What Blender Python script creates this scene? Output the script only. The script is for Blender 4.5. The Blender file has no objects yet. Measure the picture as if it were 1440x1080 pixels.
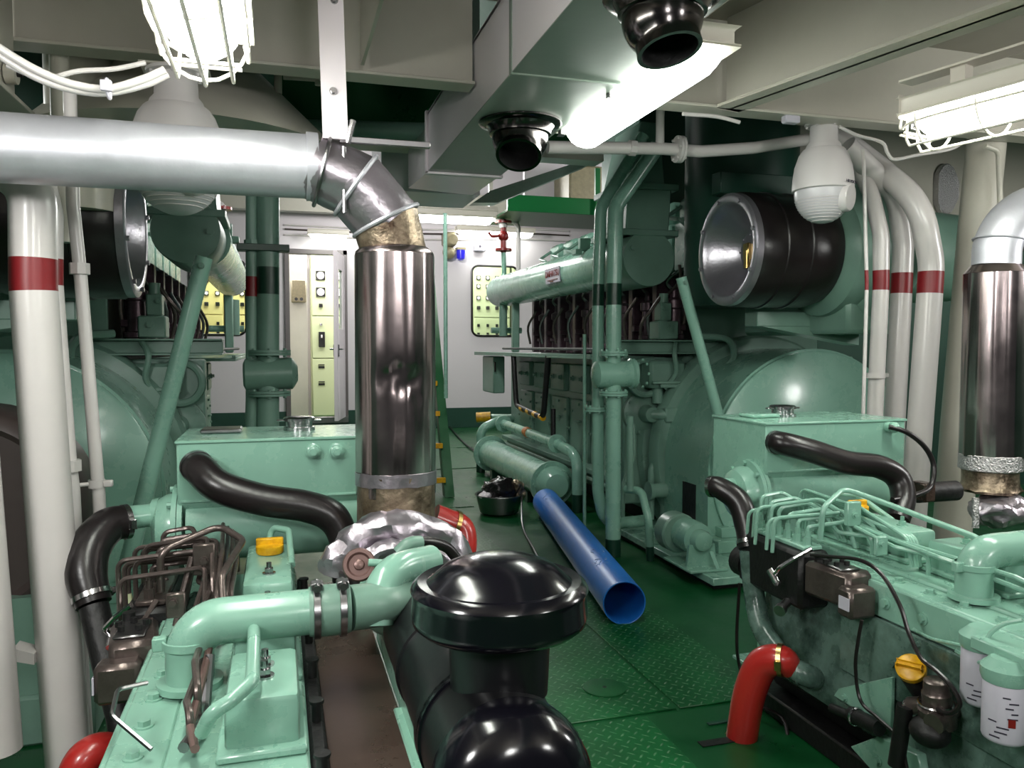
import bpy, bmesh, math, random
from mathutils import Vector as V, Matrix, noise as mnoise
random.seed(7)
C = bpy.context.scene.collection
PI = math.pi
# ---------------------------------------------------------------- camera model (1440x1080)
F_PX, CXP, CYP = 1120.0, 720.0, 540.0
YAW, PITCH, EYE = math.radians(16.3), math.radians(2.66), 1.25
fw = V((math.sin(YAW)*math.cos(PITCH), math.cos(YAW)*math.cos(PITCH), -math.sin(PITCH)))
rt = V((math.cos(YAW), -math.sin(YAW), 0))
upv = V((math.sin(YAW)*math.sin(PITCH), math.cos(YAW)*math.sin(PITCH), math.cos(PITCH)))
CAMP = V((0, 0, EYE))
def at(px, py, Y=None, X=None, Z=None):
    """point of the room seen at a place of the photograph, on the plane Y=, X= or Z="""
    d = fw + rt*((px-CXP)/F_PX) - upv*((py-CYP)/F_PX)
    if Y is not None: t = Y/d.y
    elif X is not None: t = X/d.x
    else: t = (Z-EYE)/d.z
    return CAMP + d*t
# ---------------------------------------------------------------- materials
def lin(c):
    return tuple(((v/255)/12.92 if v/255 <= .04045 else ((v/255+.055)/1.055)**2.4) for v in c)
MATS = {}
def mat(name, rgb, rough=.4, metal=0., bump=0., bscale=40., var=0., vscale=6., coat=0., emit=None, estr=0., alpha=None, trans=0., dark=None, rvar=0.):
    m = bpy.data.materials.new(name); m.use_nodes = True
    nt = m.node_tree; b = nt.nodes['Principled BSDF']; L = nt.links
    c = lin(rgb)+(1,)
    b.inputs['Base Color'].default_value = c
    b.inputs['Roughness'].default_value = rough; b.inputs['Metallic'].default_value = metal
    if coat: b.inputs['Coat Weight'].default_value = coat; b.inputs['Coat Roughness'].default_value = .12
    if trans: b.inputs['Transmission Weight'].default_value = trans; b.inputs['IOR'].default_value = 1.3
    if emit: b.inputs['Emission Color'].default_value = lin(emit)+(1,); b.inputs['Emission Strength'].default_value = estr
    if alpha is not None: b.inputs['Alpha'].default_value = alpha
    tc = nt.nodes.new('ShaderNodeTexCoord')
    if var or rvar:
        n = nt.nodes.new('ShaderNodeTexNoise'); n.inputs['Scale'].default_value = vscale; n.inputs['Detail'].default_value = 6
        n.inputs['Roughness'].default_value = .65
        L.new(tc.outputs['Object'], n.inputs['Vector'])
        if var:
            r = nt.nodes.new('ShaderNodeValToRGB'); r.color_ramp.elements[0].position = .3; r.color_ramp.elements[1].position = .7
            d = lin(dark) if dark else tuple(v*(1-var) for v in c[:3])
            r.color_ramp.elements[0].color = d+(1,); r.color_ramp.elements[1].color = c
            L.new(n.outputs['Fac'], r.inputs['Fac']); L.new(r.outputs['Color'], b.inputs['Base Color'])
        if rvar:
            mr = nt.nodes.new('ShaderNodeMapRange'); mr.inputs['To Min'].default_value = max(.03, rough-rvar); mr.inputs['To Max'].default_value = rough+rvar
            mr.inputs['From Min'].default_value = .3; mr.inputs['From Max'].default_value = .7
            L.new(n.outputs['Fac'], mr.inputs['Value']); L.new(mr.outputs['Result'], b.inputs['Roughness'])
    if bump:
        n2 = nt.nodes.new('ShaderNodeTexNoise'); n2.inputs['Scale'].default_value = bscale; n2.inputs['Detail'].default_value = 4
        L.new(tc.outputs['Object'], n2.inputs['Vector'])
        bp = nt.nodes.new('ShaderNodeBump'); bp.inputs['Strength'].default_value = bump; bp.inputs['Distance'].default_value = .01
        L.new(n2.outputs['Fac'], bp.inputs['Height']); L.new(bp.outputs['Normal'], b.inputs['Normal'])
    MATS[name] = m
    return m
MINT = mat('mint paint', (134,178,160), .28, bump=.03, bscale=25, var=.07, vscale=5, coat=.3, rvar=.08)
MINTD = mat('shaded mint paint', (118,152,137), .36, bump=.05, bscale=30, var=.18, vscale=4, rvar=.1)  # same mint paint, darkened for the dimmer light on the main engines
OILY = mat('oily mint paint', (112,140,130), .28, bump=.2, bscale=18, var=.5, vscale=9, dark=(38,58,50), rvar=.12)
DKMINT = mat('bottle green band', (22,58,44), .35)
WHITE = mat('white pipe paint', (205,200,198), .3, bump=.06, bscale=20, var=.08, vscale=4, coat=.2)
BEAM = mat('cream ship paint', (188,184,172), .38, bump=.12, bscale=14, var=.12, vscale=2.5)
DECKU = mat('grey deckhead paint', (150,144,132), .55, bump=.1, bscale=14, var=.15, vscale=2)
LILAC = mat('pale duct paint', (230,220,226), .35, bump=.05, bscale=10)
DUCTG = mat('grey green duct paint', (128,140,130), .3, bump=.1, bscale=10, var=.1, vscale=3)
WALLW = mat('white bulkhead paint', (215,208,212), .35, bump=.05, bscale=8)
GREEN = mat('deck green paint', (14,84,42), .36, bump=.06, bscale=12, var=.3, vscale=3, rvar=.12)
GREENB = mat('bright green paint', (10,92,44), .35)
DGREEN = mat('dark green paint', (32,72,58), .4, bump=.1, bscale=8, var=.25, vscale=2)
RED = mat('dark red band', (122,22,28), .4)
REDH = mat('red rubber hose', (176,40,36), .3, coat=.4, bump=.05, bscale=60)
REDV = mat('red valve paint', (120,26,24), .35)
YEL = mat('yellow plastic', (232,180,20), .35, var=.2, vscale=40, dark=(190,130,10))
RUB = mat('black rubber', (30,25,26), .3, bump=.06, bscale=60, var=.2, vscale=12)
BLK = mat('gloss black plastic', (14,13,20), .16, bump=.02, bscale=30)
BLKM = mat('black filter casing', (17,17,20), .33, bump=.04, bscale=20)
GUN = mat('gunmetal', (116,104,100), .3, metal=.7, bump=.15, bscale=50, var=.4, vscale=20)
DARK = mat('black oily iron', (22,21,22), .5, bump=.3, bscale=40, var=.4, vscale=15)
PURP = mat('dark fuel pump iron', (92,70,80), .32, metal=.4, bump=.15, bscale=60, var=.4, vscale=30)
CHR = mat('bright steel', (190,188,190), .2, metal=1., bump=.05, bscale=80)
STEEL = mat('galvanised steel', (150,148,150), .3, metal=1., var=.2, vscale=10)
NICK = mat('dark nickel nozzle', (88,84,84), .17, metal=1.)
CLAD = mat('mirror steel cladding', (196,180,180), .2, metal=1., var=.25, vscale=3, rvar=.06)
FOIL = mat('aluminium foil', (178,170,178), .32, metal=.9, bump=.3, bscale=26, var=.15, vscale=9)
FOILW = mat('wrinkled white foil', (206,202,204), .3, metal=.85, bump=.9, bscale=140)
SILV = mat('silver paint', (200,200,208), .42, metal=.6, bump=.12, bscale=16, var=.15, vscale=7, rvar=.08)
BURN = mat('heat stained foil', (184,166,142), .38, metal=.8, bump=.45, bscale=40, var=.6, vscale=14, dark=(60,45,34))
BROWN = mat('scorched steel plate', (92,74,66), .3, metal=.35, bump=.06, bscale=14, var=.4, vscale=5, rvar=.1)
BRASS = mat('brass', (206,172,110), .28, metal=1., var=.3, vscale=40)
BLUE = mat('blue plastic pipe', (30,114,208), .38, bump=.05, bscale=18, var=.18, vscale=5)
BLUED = mat('blue pipe scuffs', (120,150,200), .6)
SILUMIN = mat('cast aluminium', (168,164,172), .3, metal=.8, bump=.1, bscale=60, var=.15, vscale=10)
CAMW = mat('camera casing grey', (205,200,200), .4)
CAML = mat('camera dome grey', (196,194,198), .3)
LAMPW = mat('lamp cover glow', (255,255,250), .4, emit=(250,255,246), estr=22.)
LAMPL = mat('long lamp cover glow', (255,255,250), .4, emit=(250,255,246), estr=13.)
LAMPB = mat('lamp housing cream', (214,208,196), .4)
CREAMP = mat('switchboard cream green', (192,200,160), .4)
CREAMY = mat('switchboard yellow cream', (206,192,128), .4)
BLKP = mat('black instrument face', (16,16,16), .3)
ORANGE = mat('orange wood', (176,104,40), .5)
PAPER = mat('filter white paint', (190,186,198), .4)
INK = mat('dark print', (50,44,60), .5)
GREY = mat('brown grey drum paint', (70,60,58), .45, bump=.08, bscale=20)
FRAMEG = mat('grey door frame', (100,94,94), .4)
BEIGE = mat('beige fitting', (150,140,112), .45, var=.3, vscale=25)
BLULENS = mat('blue lens', (40,36,170), .15, emit=(40,40,190), estr=.3)
BAG = mat('black bin bag', (26,22,24), .24, bump=.6, bscale=50)
GRID = mat('grating grey', (120,130,122), .5)
PINK = mat('brown pressed disc', (118,92,88), .35, metal=.4)
# window glass
GLASS = bpy.data.materials.new('window glass'); GLASS.use_nodes = True
_nt = GLASS.node_tree; _nt.nodes.clear()
_o = _nt.nodes.new('ShaderNodeOutputMaterial'); _m = _nt.nodes.new('ShaderNodeMixShader'); _t = _nt.nodes.new('ShaderNodeBsdfTransparent'); _g = _nt.nodes.new('ShaderNodeBsdfGlossy')
_g.inputs['Roughness'].default_value = .05; _m.inputs['Fac'].default_value = .08
_t.inputs['Color'].default_value = (.92,.97,.92,1)
_nt.links.new(_t.outputs[0], _m.inputs[1]); _nt.links.new(_g.outputs[0], _m.inputs[2]); _nt.links.new(_m.outputs[0], _o.inputs[0])
# chequer plate
def chequer(name, rgb, s=.046):
    m = bpy.data.materials.new(name); m.use_nodes = True; nt = m.node_tree; L = nt.links; b = nt.nodes['Principled BSDF']
    b.inputs['Base Color'].default_value = lin(rgb)+(1,); b.inputs['Roughness'].default_value = .33
    tc = nt.nodes.new('ShaderNodeTexCoord'); sp = nt.nodes.new('ShaderNodeSeparateXYZ'); L.new(tc.outputs['Object'], sp.inputs[0])
    def M(op, a, c=None):
        n = nt.nodes.new('ShaderNodeMath'); n.operation = op
        for i, v in enumerate((a, c)):
            if v is None: continue
            if isinstance(v, (int, float)): n.inputs[i].default_value = v
            else: L.new(v, n.inputs[i])
        return n.outputs[0]
    u = M('DIVIDE', M('ADD', sp.outputs[0], sp.outputs[1]), s); v = M('DIVIDE', M('SUBTRACT', sp.outputs[0], sp.outputs[1]), s)
    fu = M('SUBTRACT', M('FRACT', u), .5); fv = M('SUBTRACT', M('FRACT', v), .5)
    par = M('MODULO', M('ABSOLUTE', M('ADD', M('FLOOR', u), M('FLOOR', v))), 2.)
    a2 = M('MULTIPLY', fu, fu); b2 = M('MULTIPLY', fv, fv)
    d1 = M('ADD', M('MULTIPLY', a2, 6.), M('MULTIPLY', b2, 70.)); d2 = M('ADD', M('MULTIPLY', a2, 70.), M('MULTIPLY', b2, 6.))
    d = M('ADD', M('MULTIPLY', d1, par), M('MULTIPLY', d2, M('SUBTRACT', 1., par)))
    h = M('MAXIMUM', M('SUBTRACT', 1., d), 0.)
    bp = nt.nodes.new('ShaderNodeBump'); bp.inputs['Strength'].default_value = 1.; bp.inputs['Distance'].default_value = .006
    L.new(h, bp.inputs['Height']); L.new(bp.outputs['Normal'], b.inputs['Normal'])
    n = nt.nodes.new('ShaderNodeTexNoise'); n.inputs['Scale'].default_value = 5; n.inputs['Detail'].default_value = 5
    L.new(tc.outputs['Object'], n.inputs['Vector'])
    r = nt.nodes.new('ShaderNodeValToRGB'); c = lin(rgb); r.color_ramp.elements[0].color = tuple(v*.55 for v in c)+(1,); r.color_ramp.elements[1].color = c+(1,)
    r.color_ramp.elements[0].position = .3; r.color_ramp.elements[1].position = .7
    L.new(n.outputs['Fac'], r.inputs['Fac'])
    mx = nt.nodes.new('ShaderNodeMixRGB'); mx.inputs['Color2'].default_value = lin((120,168,128))+(1,)      # lamp glints painted as lighter green on the raised lozenges
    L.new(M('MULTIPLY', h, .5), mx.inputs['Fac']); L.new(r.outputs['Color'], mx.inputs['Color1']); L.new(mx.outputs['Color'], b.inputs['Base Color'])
    return m
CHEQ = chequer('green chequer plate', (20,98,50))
# ---------------------------------------------------------------- mesh builder
def frame(d):
    d = d.normalized(); a = V((0,0,1)) if abs(d.z) < .9 else V((1,0,0))
    x = d.cross(a).normalized(); y = d.cross(x).normalized()
    return x, y
def fillet(pts, r, n=7):
    pts = [V(p) for p in pts]; out = [pts[0]]
    for i in range(1, len(pts)-1):
        a, b, c = pts[i-1], pts[i], pts[i+1]
        u = (a-b); w = (c-b); lu, lw = u.length, w.length; u.normalize(); w.normalize()
        ang = u.angle(w)
        if ang > PI-.02: out.append(b); continue
        t = min(r/math.tan(ang/2), lu*.49, lw*.49); p0 = b+u*t; p1 = b+w*t
        rr = t*math.tan(ang/2); ctr = b+(u+w).normalized()*(rr/math.sin(ang/2))
        v0 = p0-ctr; v1 = p1-ctr; tot = v0.angle(v1); ax = v0.cross(v1).normalized()
        for k in range(n+1): out.append(ctr+Matrix.Rotation(tot*k/n, 3, ax)@v0)
    out.append(pts[-1]); return out
def smooth(pts, n=6):
    P = [V(p) for p in pts]; P = [P[0]*2-P[1]]+P+[P[-1]*2-P[-2]]; out = []
    for i in range(1, len(P)-2):
        a, b, c, d = P[i-1:i+3]
        for k in range(n):
            t = k/n; out.append(.5*((2*b)+(c-a)*t+(2*a-5*b+4*c-d)*t*t+(3*b-a-3*c+d)*t**3))
    out.append(P[-2]); return out
class MB:
    def __init__(s): s.bm = bmesh.new(); s.mats = []; s.mi = 0
    def use(s, m):
        if m not in s.mats: s.mats.append(m)
        s.mi = s.mats.index(m); return s
    def _f(s, vs):
        try: f = s.bm.faces.new(vs); f.material_index = s.mi; f.smooth = True; return f
        except ValueError: return None
    def box(s, c, size, bev=.004, ax=None, seg=1):
        c = V(c); M = Matrix.Identity(3) if ax is None else Matrix([list(a) for a in ax]).transposed()
        r = bmesh.ops.create_cube(s.bm, size=1); vs = r['verts']
        for v in vs: v.co = c+M@V((v.co.x*size[0], v.co.y*size[1], v.co.z*size[2]))
        fs = {f for v in vs for f in v.link_faces}
        for f in fs: f.material_index = s.mi; f.smooth = True
        bev = min(bev, min(size)*.45)
        if bev > 0:
            es = {e for v in vs for e in v.link_edges}
            bmesh.ops.bevel(s.bm, geom=list(es), offset=bev, segments=seg, profile=.5, affect='EDGES', material=-1)
        return s
    def bb(s, x0, x1, y0, y1, z0, z1, bev=.004, seg=1):
        return s.box(((x0+x1)/2, (y0+y1)/2, (z0+z1)/2), (abs(x1-x0), abs(y1-y0), abs(z1-z0)), bev, None, seg)
    def ring(s, c, x, y, r, n):
        return [s.bm.verts.new(c+x*(r*math.cos(2*PI*k/n))+y*(r*math.sin(2*PI*k/n))) for k in range(n)]
    def tube(s, pts, r, n=12, caps=True, closed=False, matfn=None, bandmat=None):
        P = [V(p) for p in pts]; m = len(P); rs = r if isinstance(r, (list, tuple)) else [r]*m
        x = None; rings = []
        for i in range(m):
            if closed: d = P[(i+1) % m]-P[i-1]
            else: d = P[min(i+1, m-1)]-P[max(i-1, 0)]
            d.normalize()
            if x is None: x, _ = frame(d)
            x = (x-d*x.dot(d)).normalized(); y = d.cross(x)
            rings.append(s.ring(P[i], x, y, rs[i], n))
        for i in range(m if closed else m-1):
            a, b = rings[i], rings[(i+1) % m]
            if matfn: s.use(matfn((P[i]+P[(i+1) % m])/2))
            for k in range(n): s._f((a[k], a[(k+1) % n], b[(k+1) % n], b[k]))
        if caps and not closed: s._f(rings[0][::-1]); s._f(rings[-1])
        return s
    def cyl(s, p0, p1, r, r2=None, n=20, caps=True):
        return s.tube([p0, p1], [r, r if r2 is None else r2], n, caps)
    def lathe(s, o, d, prof, n=28, caps=(True, True), jit=None):
        o = V(o); d = V(d).normalized(); x, y = frame(d); rings = []
        for h, r in prof: rings.append(s.ring(o+d*h, x, y, max(r, .0005), n))
        for a, b in zip(rings, rings[1:]):
            for k in range(n): s._f((a[k], b[k], b[(k+1) % n], a[(k+1) % n]))
        if caps[0]: s._f(rings[0])
        if caps[1]: s._f(rings[-1][::-1])
        return s
    def torus(s, c, d, R, r, n=32, k=8):
        x, y = frame(V(d)); c = V(c)
        return s.tube([c+x*(R*math.cos(2*PI*i/n))+y*(R*math.sin(2*PI*i/n)) for i in range(n)], r, k, closed=True)
    def bolt(s, p, d, r=.012, h=.01, washer=True):
        p = V(p); d = V(d).normalized()
        if washer: s.cyl(p-d*.002, p+d*h*.25, r*1.45, n=12)
        s.cyl(p, p+d*h, r, n=6); return s
    def bolts(s, c, d, R, cnt, r=.012, h=.01, ph=0.):
        x, y = frame(V(d)); c = V(c)
        for i in range(cnt):
            a = 2*PI*i/cnt+ph; s.bolt(c+x*(R*math.cos(a))+y*(R*math.sin(a)), d, r, h, False)
        return s
    def flange(s, c, d, r, t=.016, nb=6, n=24):
        c = V(c); d = V(d).normalized()
        s.cyl(c-d*t, c-d*.001, r, n=n); s.cyl(c+d*.001, c+d*t, r, n=n)
        if nb: s.bolts(c+d*t, d, r*.82, nb, r*.1, .01); s.bolts(c-d*t, -d, r*.82, nb, r*.1, .01)
        return s
    def sphere(s, c, r, sc=(1,1,1), seg=20, rings=12):
        q = bmesh.ops.create_uvsphere(s.bm, u_segments=seg, v_segments=rings, radius=1); c = V(c)
        for v in q['verts']: v.co = c+V((v.co.x*r*sc[0], v.co.y*r*sc[1], v.co.z*r*sc[2]))
        for f in {f for v in q['verts'] for f in v.link_faces}: f.material_index = s.mi; f.smooth = True
        return s
    def prism(s, poly, ext, bev=0.):
        """poly: list of 3-D points (one flat outline); ext: extrusion vector"""
        P = [V(p) for p in poly]; e = V(ext)
        a = [s.bm.verts.new(p) for p in P]; b = [s.bm.verts.new(p+e) for p in P]; n = len(P); fs = []
        fs += [s._f(a[::-1]), s._f(b)]
        for k in range(n): fs.append(s._f((a[k], a[(k+1) % n], b[(k+1) % n], b[k])))
        if bev: bmesh.ops.bevel(s.bm, geom=list({x for f in fs if f for x in f.edges}), offset=bev, segments=1, profile=.5, affect='EDGES', material=-1)
        return s
    def crumple(s, amp, scale, seed=0., fn=None):
        for v in s.bm.verts:
            q = v.co*scale+V((seed, seed*1.7, -seed)); d = mnoise.noise_vector(q)+mnoise.noise_vector(q*2.3)*.5
            k = amp if fn is None else amp*fn(v.co)
            v.co += d*k
        return s
    def mesh(s, name, origin=V((0,0,0)), sharp=38):
        bmesh.ops.recalc_face_normals(s.bm, faces=s.bm.faces[:])
        me = bpy.data.meshes.new(name)
        for v in s.bm.verts: v.co -= origin
        s.bm.to_mesh(me); s.bm.free()
        for m in s.mats: me.materials.append(m)
        me.set_sharp_from_angle(angle=math.radians(sharp))
        return me
def B(m): return MB().use(m)
def setp(o, label=None, cat=None, group=None, kind=None):
    if label: o['label'] = label
    if cat: o['category'] = cat
    if group: o['group'] = group
    if kind: o['kind'] = kind
    return o
class Thing:
    """an Empty at the thing's base that parents its parts"""
    def __init__(s, name, label, cat, loc, group=None):
        s.o = bpy.data.objects.new(name, None); C.objects.link(s.o); s.o.location = V(loc); s.loc = V(loc); s.o.empty_display_size = .05
        setp(s.o, label, cat, group)
    def part(s, name, mb, parent=None, label=None, sharp=38, kind=None):
        o = bpy.data.objects.new(name, mb.mesh(name, s.loc, sharp)); C.objects.link(o); o.parent = parent or s.o
        setp(o, label, None, None, kind)
        return o
def single(name, mb, label, cat, group=None, kind=None, sharp=38):
    """a thing that is one mesh; its origin at the bottom of its middle"""
    mb.bm.verts.ensure_lookup_table(); co = [v.co for v in mb.bm.verts]
    lo = V([min(c[i] for c in co) for i in range(3)]); hi = V([max(c[i] for c in co) for i in range(3)])
    org = V(((lo.x+hi.x)/2, (lo.y+hi.y)/2, lo.z))
    o = bpy.data.objects.new(name, mb.mesh(name, org, sharp)); C.objects.link(o); o.location = org
    return setp(o, label, cat, group, kind)
def struct(name, mb, parent=None, sharp=38):
    o = bpy.data.objects.new(name, mb.mesh(name, V((0,0,0)), sharp)); C.objects.link(o)
    if parent: o.parent = parent
    else: o['kind'] = 'structure'
    return o
def text_mesh(s, size, depth, m, loc, xdir, ydir):
    cu = bpy.data.curves.new('lettering', 'FONT'); cu.body = s; cu.size = size; cu.extrude = depth; cu.align_x = 'CENTER'; cu.align_y = 'CENTER'
    ob = bpy.data.objects.new('lettering', cu); C.objects.link(ob)
    bpy.context.view_layer.update(); me = bpy.data.meshes.new_from_object(ob.evaluated_get(bpy.context.evaluated_depsgraph_get()))
    bpy.data.objects.remove(ob); bpy.data.curves.remove(cu)
    x = V(xdir).normalized(); y = V(ydir).normalized(); z = x.cross(y); M = Matrix((x, y, z)).transposed()
    for v in me.vertices: v.co = V(loc)+M@v.co
    me.materials.clear(); me.materials.append(m)
    return me
def text_part(name, thing, parent, s, size, depth, m, loc, xdir, ydir):
    me = text_mesh(s, size, depth, m, V(loc)-thing.loc, xdir, ydir)
    o = bpy.data.objects.new(name, me); C.objects.link(o); o.parent = parent or thing.o
    return o
def seg(a, b, n):  return [V(a)+(V(b)-V(a))*(i/n) for i in range(n+1)]
def banded(p0, p1, bands, base):
    """material chooser by height: bands = [(z0, z1, material)]"""
    def fn(c):
        for z0, z1, m in bands:
            if z0 <= c.z <= z1: return m
        return base
    return fn
def cutpts(pts, zs):
    """insert points where a path crosses the heights zs"""
    out = [V(pts[0])]
    for a, b in zip(pts, pts[1:]):
        a, b = V(a), V(b); ins = []
        for z in zs:
            if (a.z-z)*(b.z-z) < 0: t = (z-a.z)/(b.z-a.z); ins.append((t, a+(b-a)*t))
        out += [p for _, p in sorted(ins, key=lambda q: q[0])]+[b]
    return out
# ================================================================ THE SETTING
EXPOSURE = 0.68
LIGHTS = []
YW = 12.05           # the bulkhead of the control room
struct('floor', B(GREEN).bb(-4, 6.5, -2, 14.6, -.1, 0, 0))
# --- far bulkhead with two windows and a door opening
def hole_wall(x0, x1, z0, z1, holes, y0, y1, m):
    xs = sorted({x0, x1}|{h[0] for h in holes}|{h[1] for h in holes}); b = B(m)
    for a, c in zip(xs, xs[1:]):
        cuts = sorted([(h[2], h[3]) for h in holes if h[0] <= a+1e-6 and h[1] >= c-1e-6]); z = z0
        for p, q in cuts:
            if p > z: b.bb(a, c, y0, y1, z, p, 0)
            z = q
        b.bb(a, c, y0, y1, z, z1, 0)
    return b
WIN_R = (2.87, 3.62, 1.42, 2.51); WIN_L = (-1.19, -.44, 1.42, 2.49); DOOR = (.16, .92, .22, 2.6)
struct('wall_far', hole_wall(-4, 6.5, 0, 4.4, [WIN_R, WIN_L, DOOR], YW, YW+.08, WALLW))
struct('baseboard_far', B(DGREEN).bb(.98, 6.5, YW-.02, YW, 0, .31, .003).bb(-4, .1, YW-.02, YW, 0, .31, .003).bb(.1, .98, YW-.03, YW, 0, .2, .003))
struct('wall_left', B(DGREEN).bb(-4.1, -4, -2, 14.6, 0, 4.4, 0))
struct('wall_right', B(DGREEN).bb(6.5, 6.6, -2, 14.6, 0, 4.4, 0))
struct('ceiling', B(DECKU).bb(-4, 6.5, -2, 2.98, 2.56, 2.64, 0).use(DGREEN).bb(-4, 6.5, 2.98, 12.05, 4.3, 4.4, 0).use(DGREEN).bb(-4, 6.5, 2.94, 3.0, 2.64, 4.3, 0))
def rrect(x0, x1, z0, z1, r, y, n=6):
    out = []
    for cx, cz, a0 in ((x1-r, z1-r, 0), (x0+r, z1-r, PI/2), (x0+r, z0+r, PI), (x1-r, z0+r, 1.5*PI)):
        for k in range(n+1): a = a0+PI/2*k/n; out.append(V((cx+r*math.cos(a), y, cz+r*math.sin(a))))
    return out
def corner_fill(b, x0, x1, z0, z1, r, y, t):
    """the little plates that round a square opening"""
    for cx, cz, sx, sz in ((x1, z1, -1, -1), (x0, z1, 1, -1), (x0, z0, 1, 1), (x1, z0, -1, 1)):
        P = [V((cx, y, cz))]
        for k in range(7):
            a = PI/2*k/6; P.append(V((cx+sx*r*(1-math.sin(a)), y, cz+sz*r*(1-math.cos(a)))))
        b.prism(P, (0, t, 0))
for n_, W_ in ((1, WIN_R), (2, WIN_L)):
    b = B(WALLW); corner_fill(b, *W_, .11, YW-.002, .08)
    wo = struct('window_%d' % n_, b)
    struct('window_gasket', B(RUB).tube(rrect(W_[0]+.004, W_[1]-.004, W_[2]+.004, W_[3]-.004, .11, YW-.012), .017, 8, closed=True), wo)
    struct('window_pane', B(GLASS).prism(rrect(W_[0]+.01, W_[1]-.01, W_[2]+.01, W_[3]-.01, .1, YW+.03), (0, .006, 0)), wo)
# --- door
x0, x1, z0, z1 = DOOR
d = struct('door_1', B(FRAMEG).bb(x0-.07, x0, YW-.05, YW+.09, z0-.05, z1+.07).bb(x1, x1+.06, YW-.05, YW+.09, z0-.05, z1+.07).bb(x0-.07, x1+.06, YW-.05, YW+.09, z1, z1+.07).use(STEEL).bb(x0-.07, x1+.06, YW-.06, YW+.09, z0-.09, z0))
hx, hy = x1-.005, YW-.045; a_ = math.radians(77); dx, dy = -math.cos(a_), -math.sin(a_)
axl = (V((dx, dy, 0)), V((0, 0, 1)).cross(V((dx, dy, 0))), V((0, 0, 1)))
def leafpt(u, t, z): return V((hx, hy, 0))+axl[0]*u+axl[1]*t+V((0, 0, z))
b = B(LILAC)
for u0, u1, q0, q1 in ((0, .15, z0, z1-.02), (.55, .7, z0, z1-.02), (.15, .55, z0, 1.5), (.15, .55, 2.35, z1-.02)):
    b.box(leafpt((u0+u1)/2, 0, (q0+q1)/2), (u1-u0, .045, q1-q0), .003, axl)
leaf = struct('door_leaf', b, d)
struct('door_pane', B(GLASS).box(leafpt(.35, 0, 1.925), (.4, .01, .85), 0, axl), leaf)
struct('door_handle', B(CHR).box(leafpt(.64, 0, 1.2), (.04, .07, .16), .004, axl).cyl(leafpt(.64, .02, 1.22), leafpt(.64, .09, 1.22), .012).cyl(leafpt(.64, .08, 1.22), leafpt(.52, .08, 1.22), .011).cyl(leafpt(.64, -.02, 1.22), leafpt(.64, -.09, 1.22), .012).cyl(leafpt(.64, -.08, 1.22), leafpt(.52, -.08, 1.22), .011), leaf)
# --- control room beyond
struct('wall_back', B(WALLW).bb(-4, 6.5, 14.5, 14.6, 0, 4.4, 0))
struct('ceiling_inner', B(BEAM).bb(-4, 6.5, YW+.08, 14.5, 3.1, 3.2, 0))
def switchboard(x, w_, label, meters, tone=CREAMP):
    t = Thing('switchboard', label, 'switchboard', (x+w_/2, 13.6, 0), 'switchboards in the control room')
    t.part('cabinet', B(tone).bb(x, x+w_, 13.5, 14.1, 0, 2.75, .006))
    for q0, q1, nm in ((.12, 1.05, 'lower_door'), (1.07, 1.75, 'middle_door'), (1.77, 2.65, 'upper_door')):
        p = t.part(nm, B(tone).bb(x+.01, x+w_-.01, 13.475, 13.497, q0, q1, .004))
        n = 2 if meters else 4
        for k in range(n):
            cx = x+w_*(k+.5)/n
            if nm == 'lower_door':
                for cz in (.62, .9) if meters else (.5, .75, .92): t.part('name_plate', B(BLKP).bb(cx-.05, cx+.05, 13.468, 13.4745, cz, cz+.035, .001).bb(cx-.05, cx+.05, 13.468, 13.4745, cz+.05, cz+.065, .001), p)
            elif nm == 'middle_door' and not meters:
                for cz in (1.18, 1.3, 1.45, 1.6): t.part('indicator_lamp', B(BLKP).bb(cx-.022, cx+.022, 13.462, 13.4745, cz, cz+.05, .002), p)
            elif nm == 'middle_door' and meters:
                t.part('indicator_lamp', B(CHR).cyl((cx, 13.455, 1.62), (cx, 13.4745, 1.62), .022), p)
                t.part('breaker', B(BLKP).bb(cx-.04, cx+.06, 13.45, 13.4745, 1.25, 1.5).use(WALLW).bb(cx-.005, cx+.02, 13.44, 13.4495, 1.4, 1.45), p)
            elif nm == 'upper_door':
                for cz in ((2.42, 2.15) if meters else (2.45, 2.3, 2.1)):
                    s_ = .075 if meters else .035
                    t.part('meter', B(BLKP).bb(cx-s_, cx+s_, 13.455, 13.4745, cz-s_, cz+s_, .004).use(WALLW).lathe((cx, 13.4545, cz), (0, -1, 0), [(0, s_*.8), (.003, s_*.8)], 18), p)
                t.part('switch_knob', B(BLKP).bb(cx-.03, cx+.03, 13.45, 13.4745, 1.9, 1.96), p)
    return t
xs = [-1.6, -.9, -.2, .42, 1.05, 1.75, 2.45, 3.15, 3.85, 4.55]
lb = ['switchboard cabinet behind the left window, its left half hidden', 'switchboard cabinet behind the left window beside the window edge', 'switchboard cabinet hidden beside the left door jamb in the control room',
      'cream green switchboard cabinet with meters and breakers seen through the open doorway', 'switchboard cabinet behind the open door leaf', 'switchboard cabinet behind the white bulkhead right of the door', 'switchboard cabinet just left of the right window',
      'cream switchboard cabinet filling the left of the right window', 'cream switchboard cabinet at the right edge of the right window', 'switchboard cabinet beyond the right window']
for k in (0, 1, 3, 4, 6, 7, 8): switchboard(xs[k]+.1, .66 if k != 3 else .6, lb[k], k == 3, CREAMY if k < 2 else CREAMP)
LIGHTS.append(('control_room_lamp', (1.2, 13.0, 3.05), (5, .5), 150))
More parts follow.
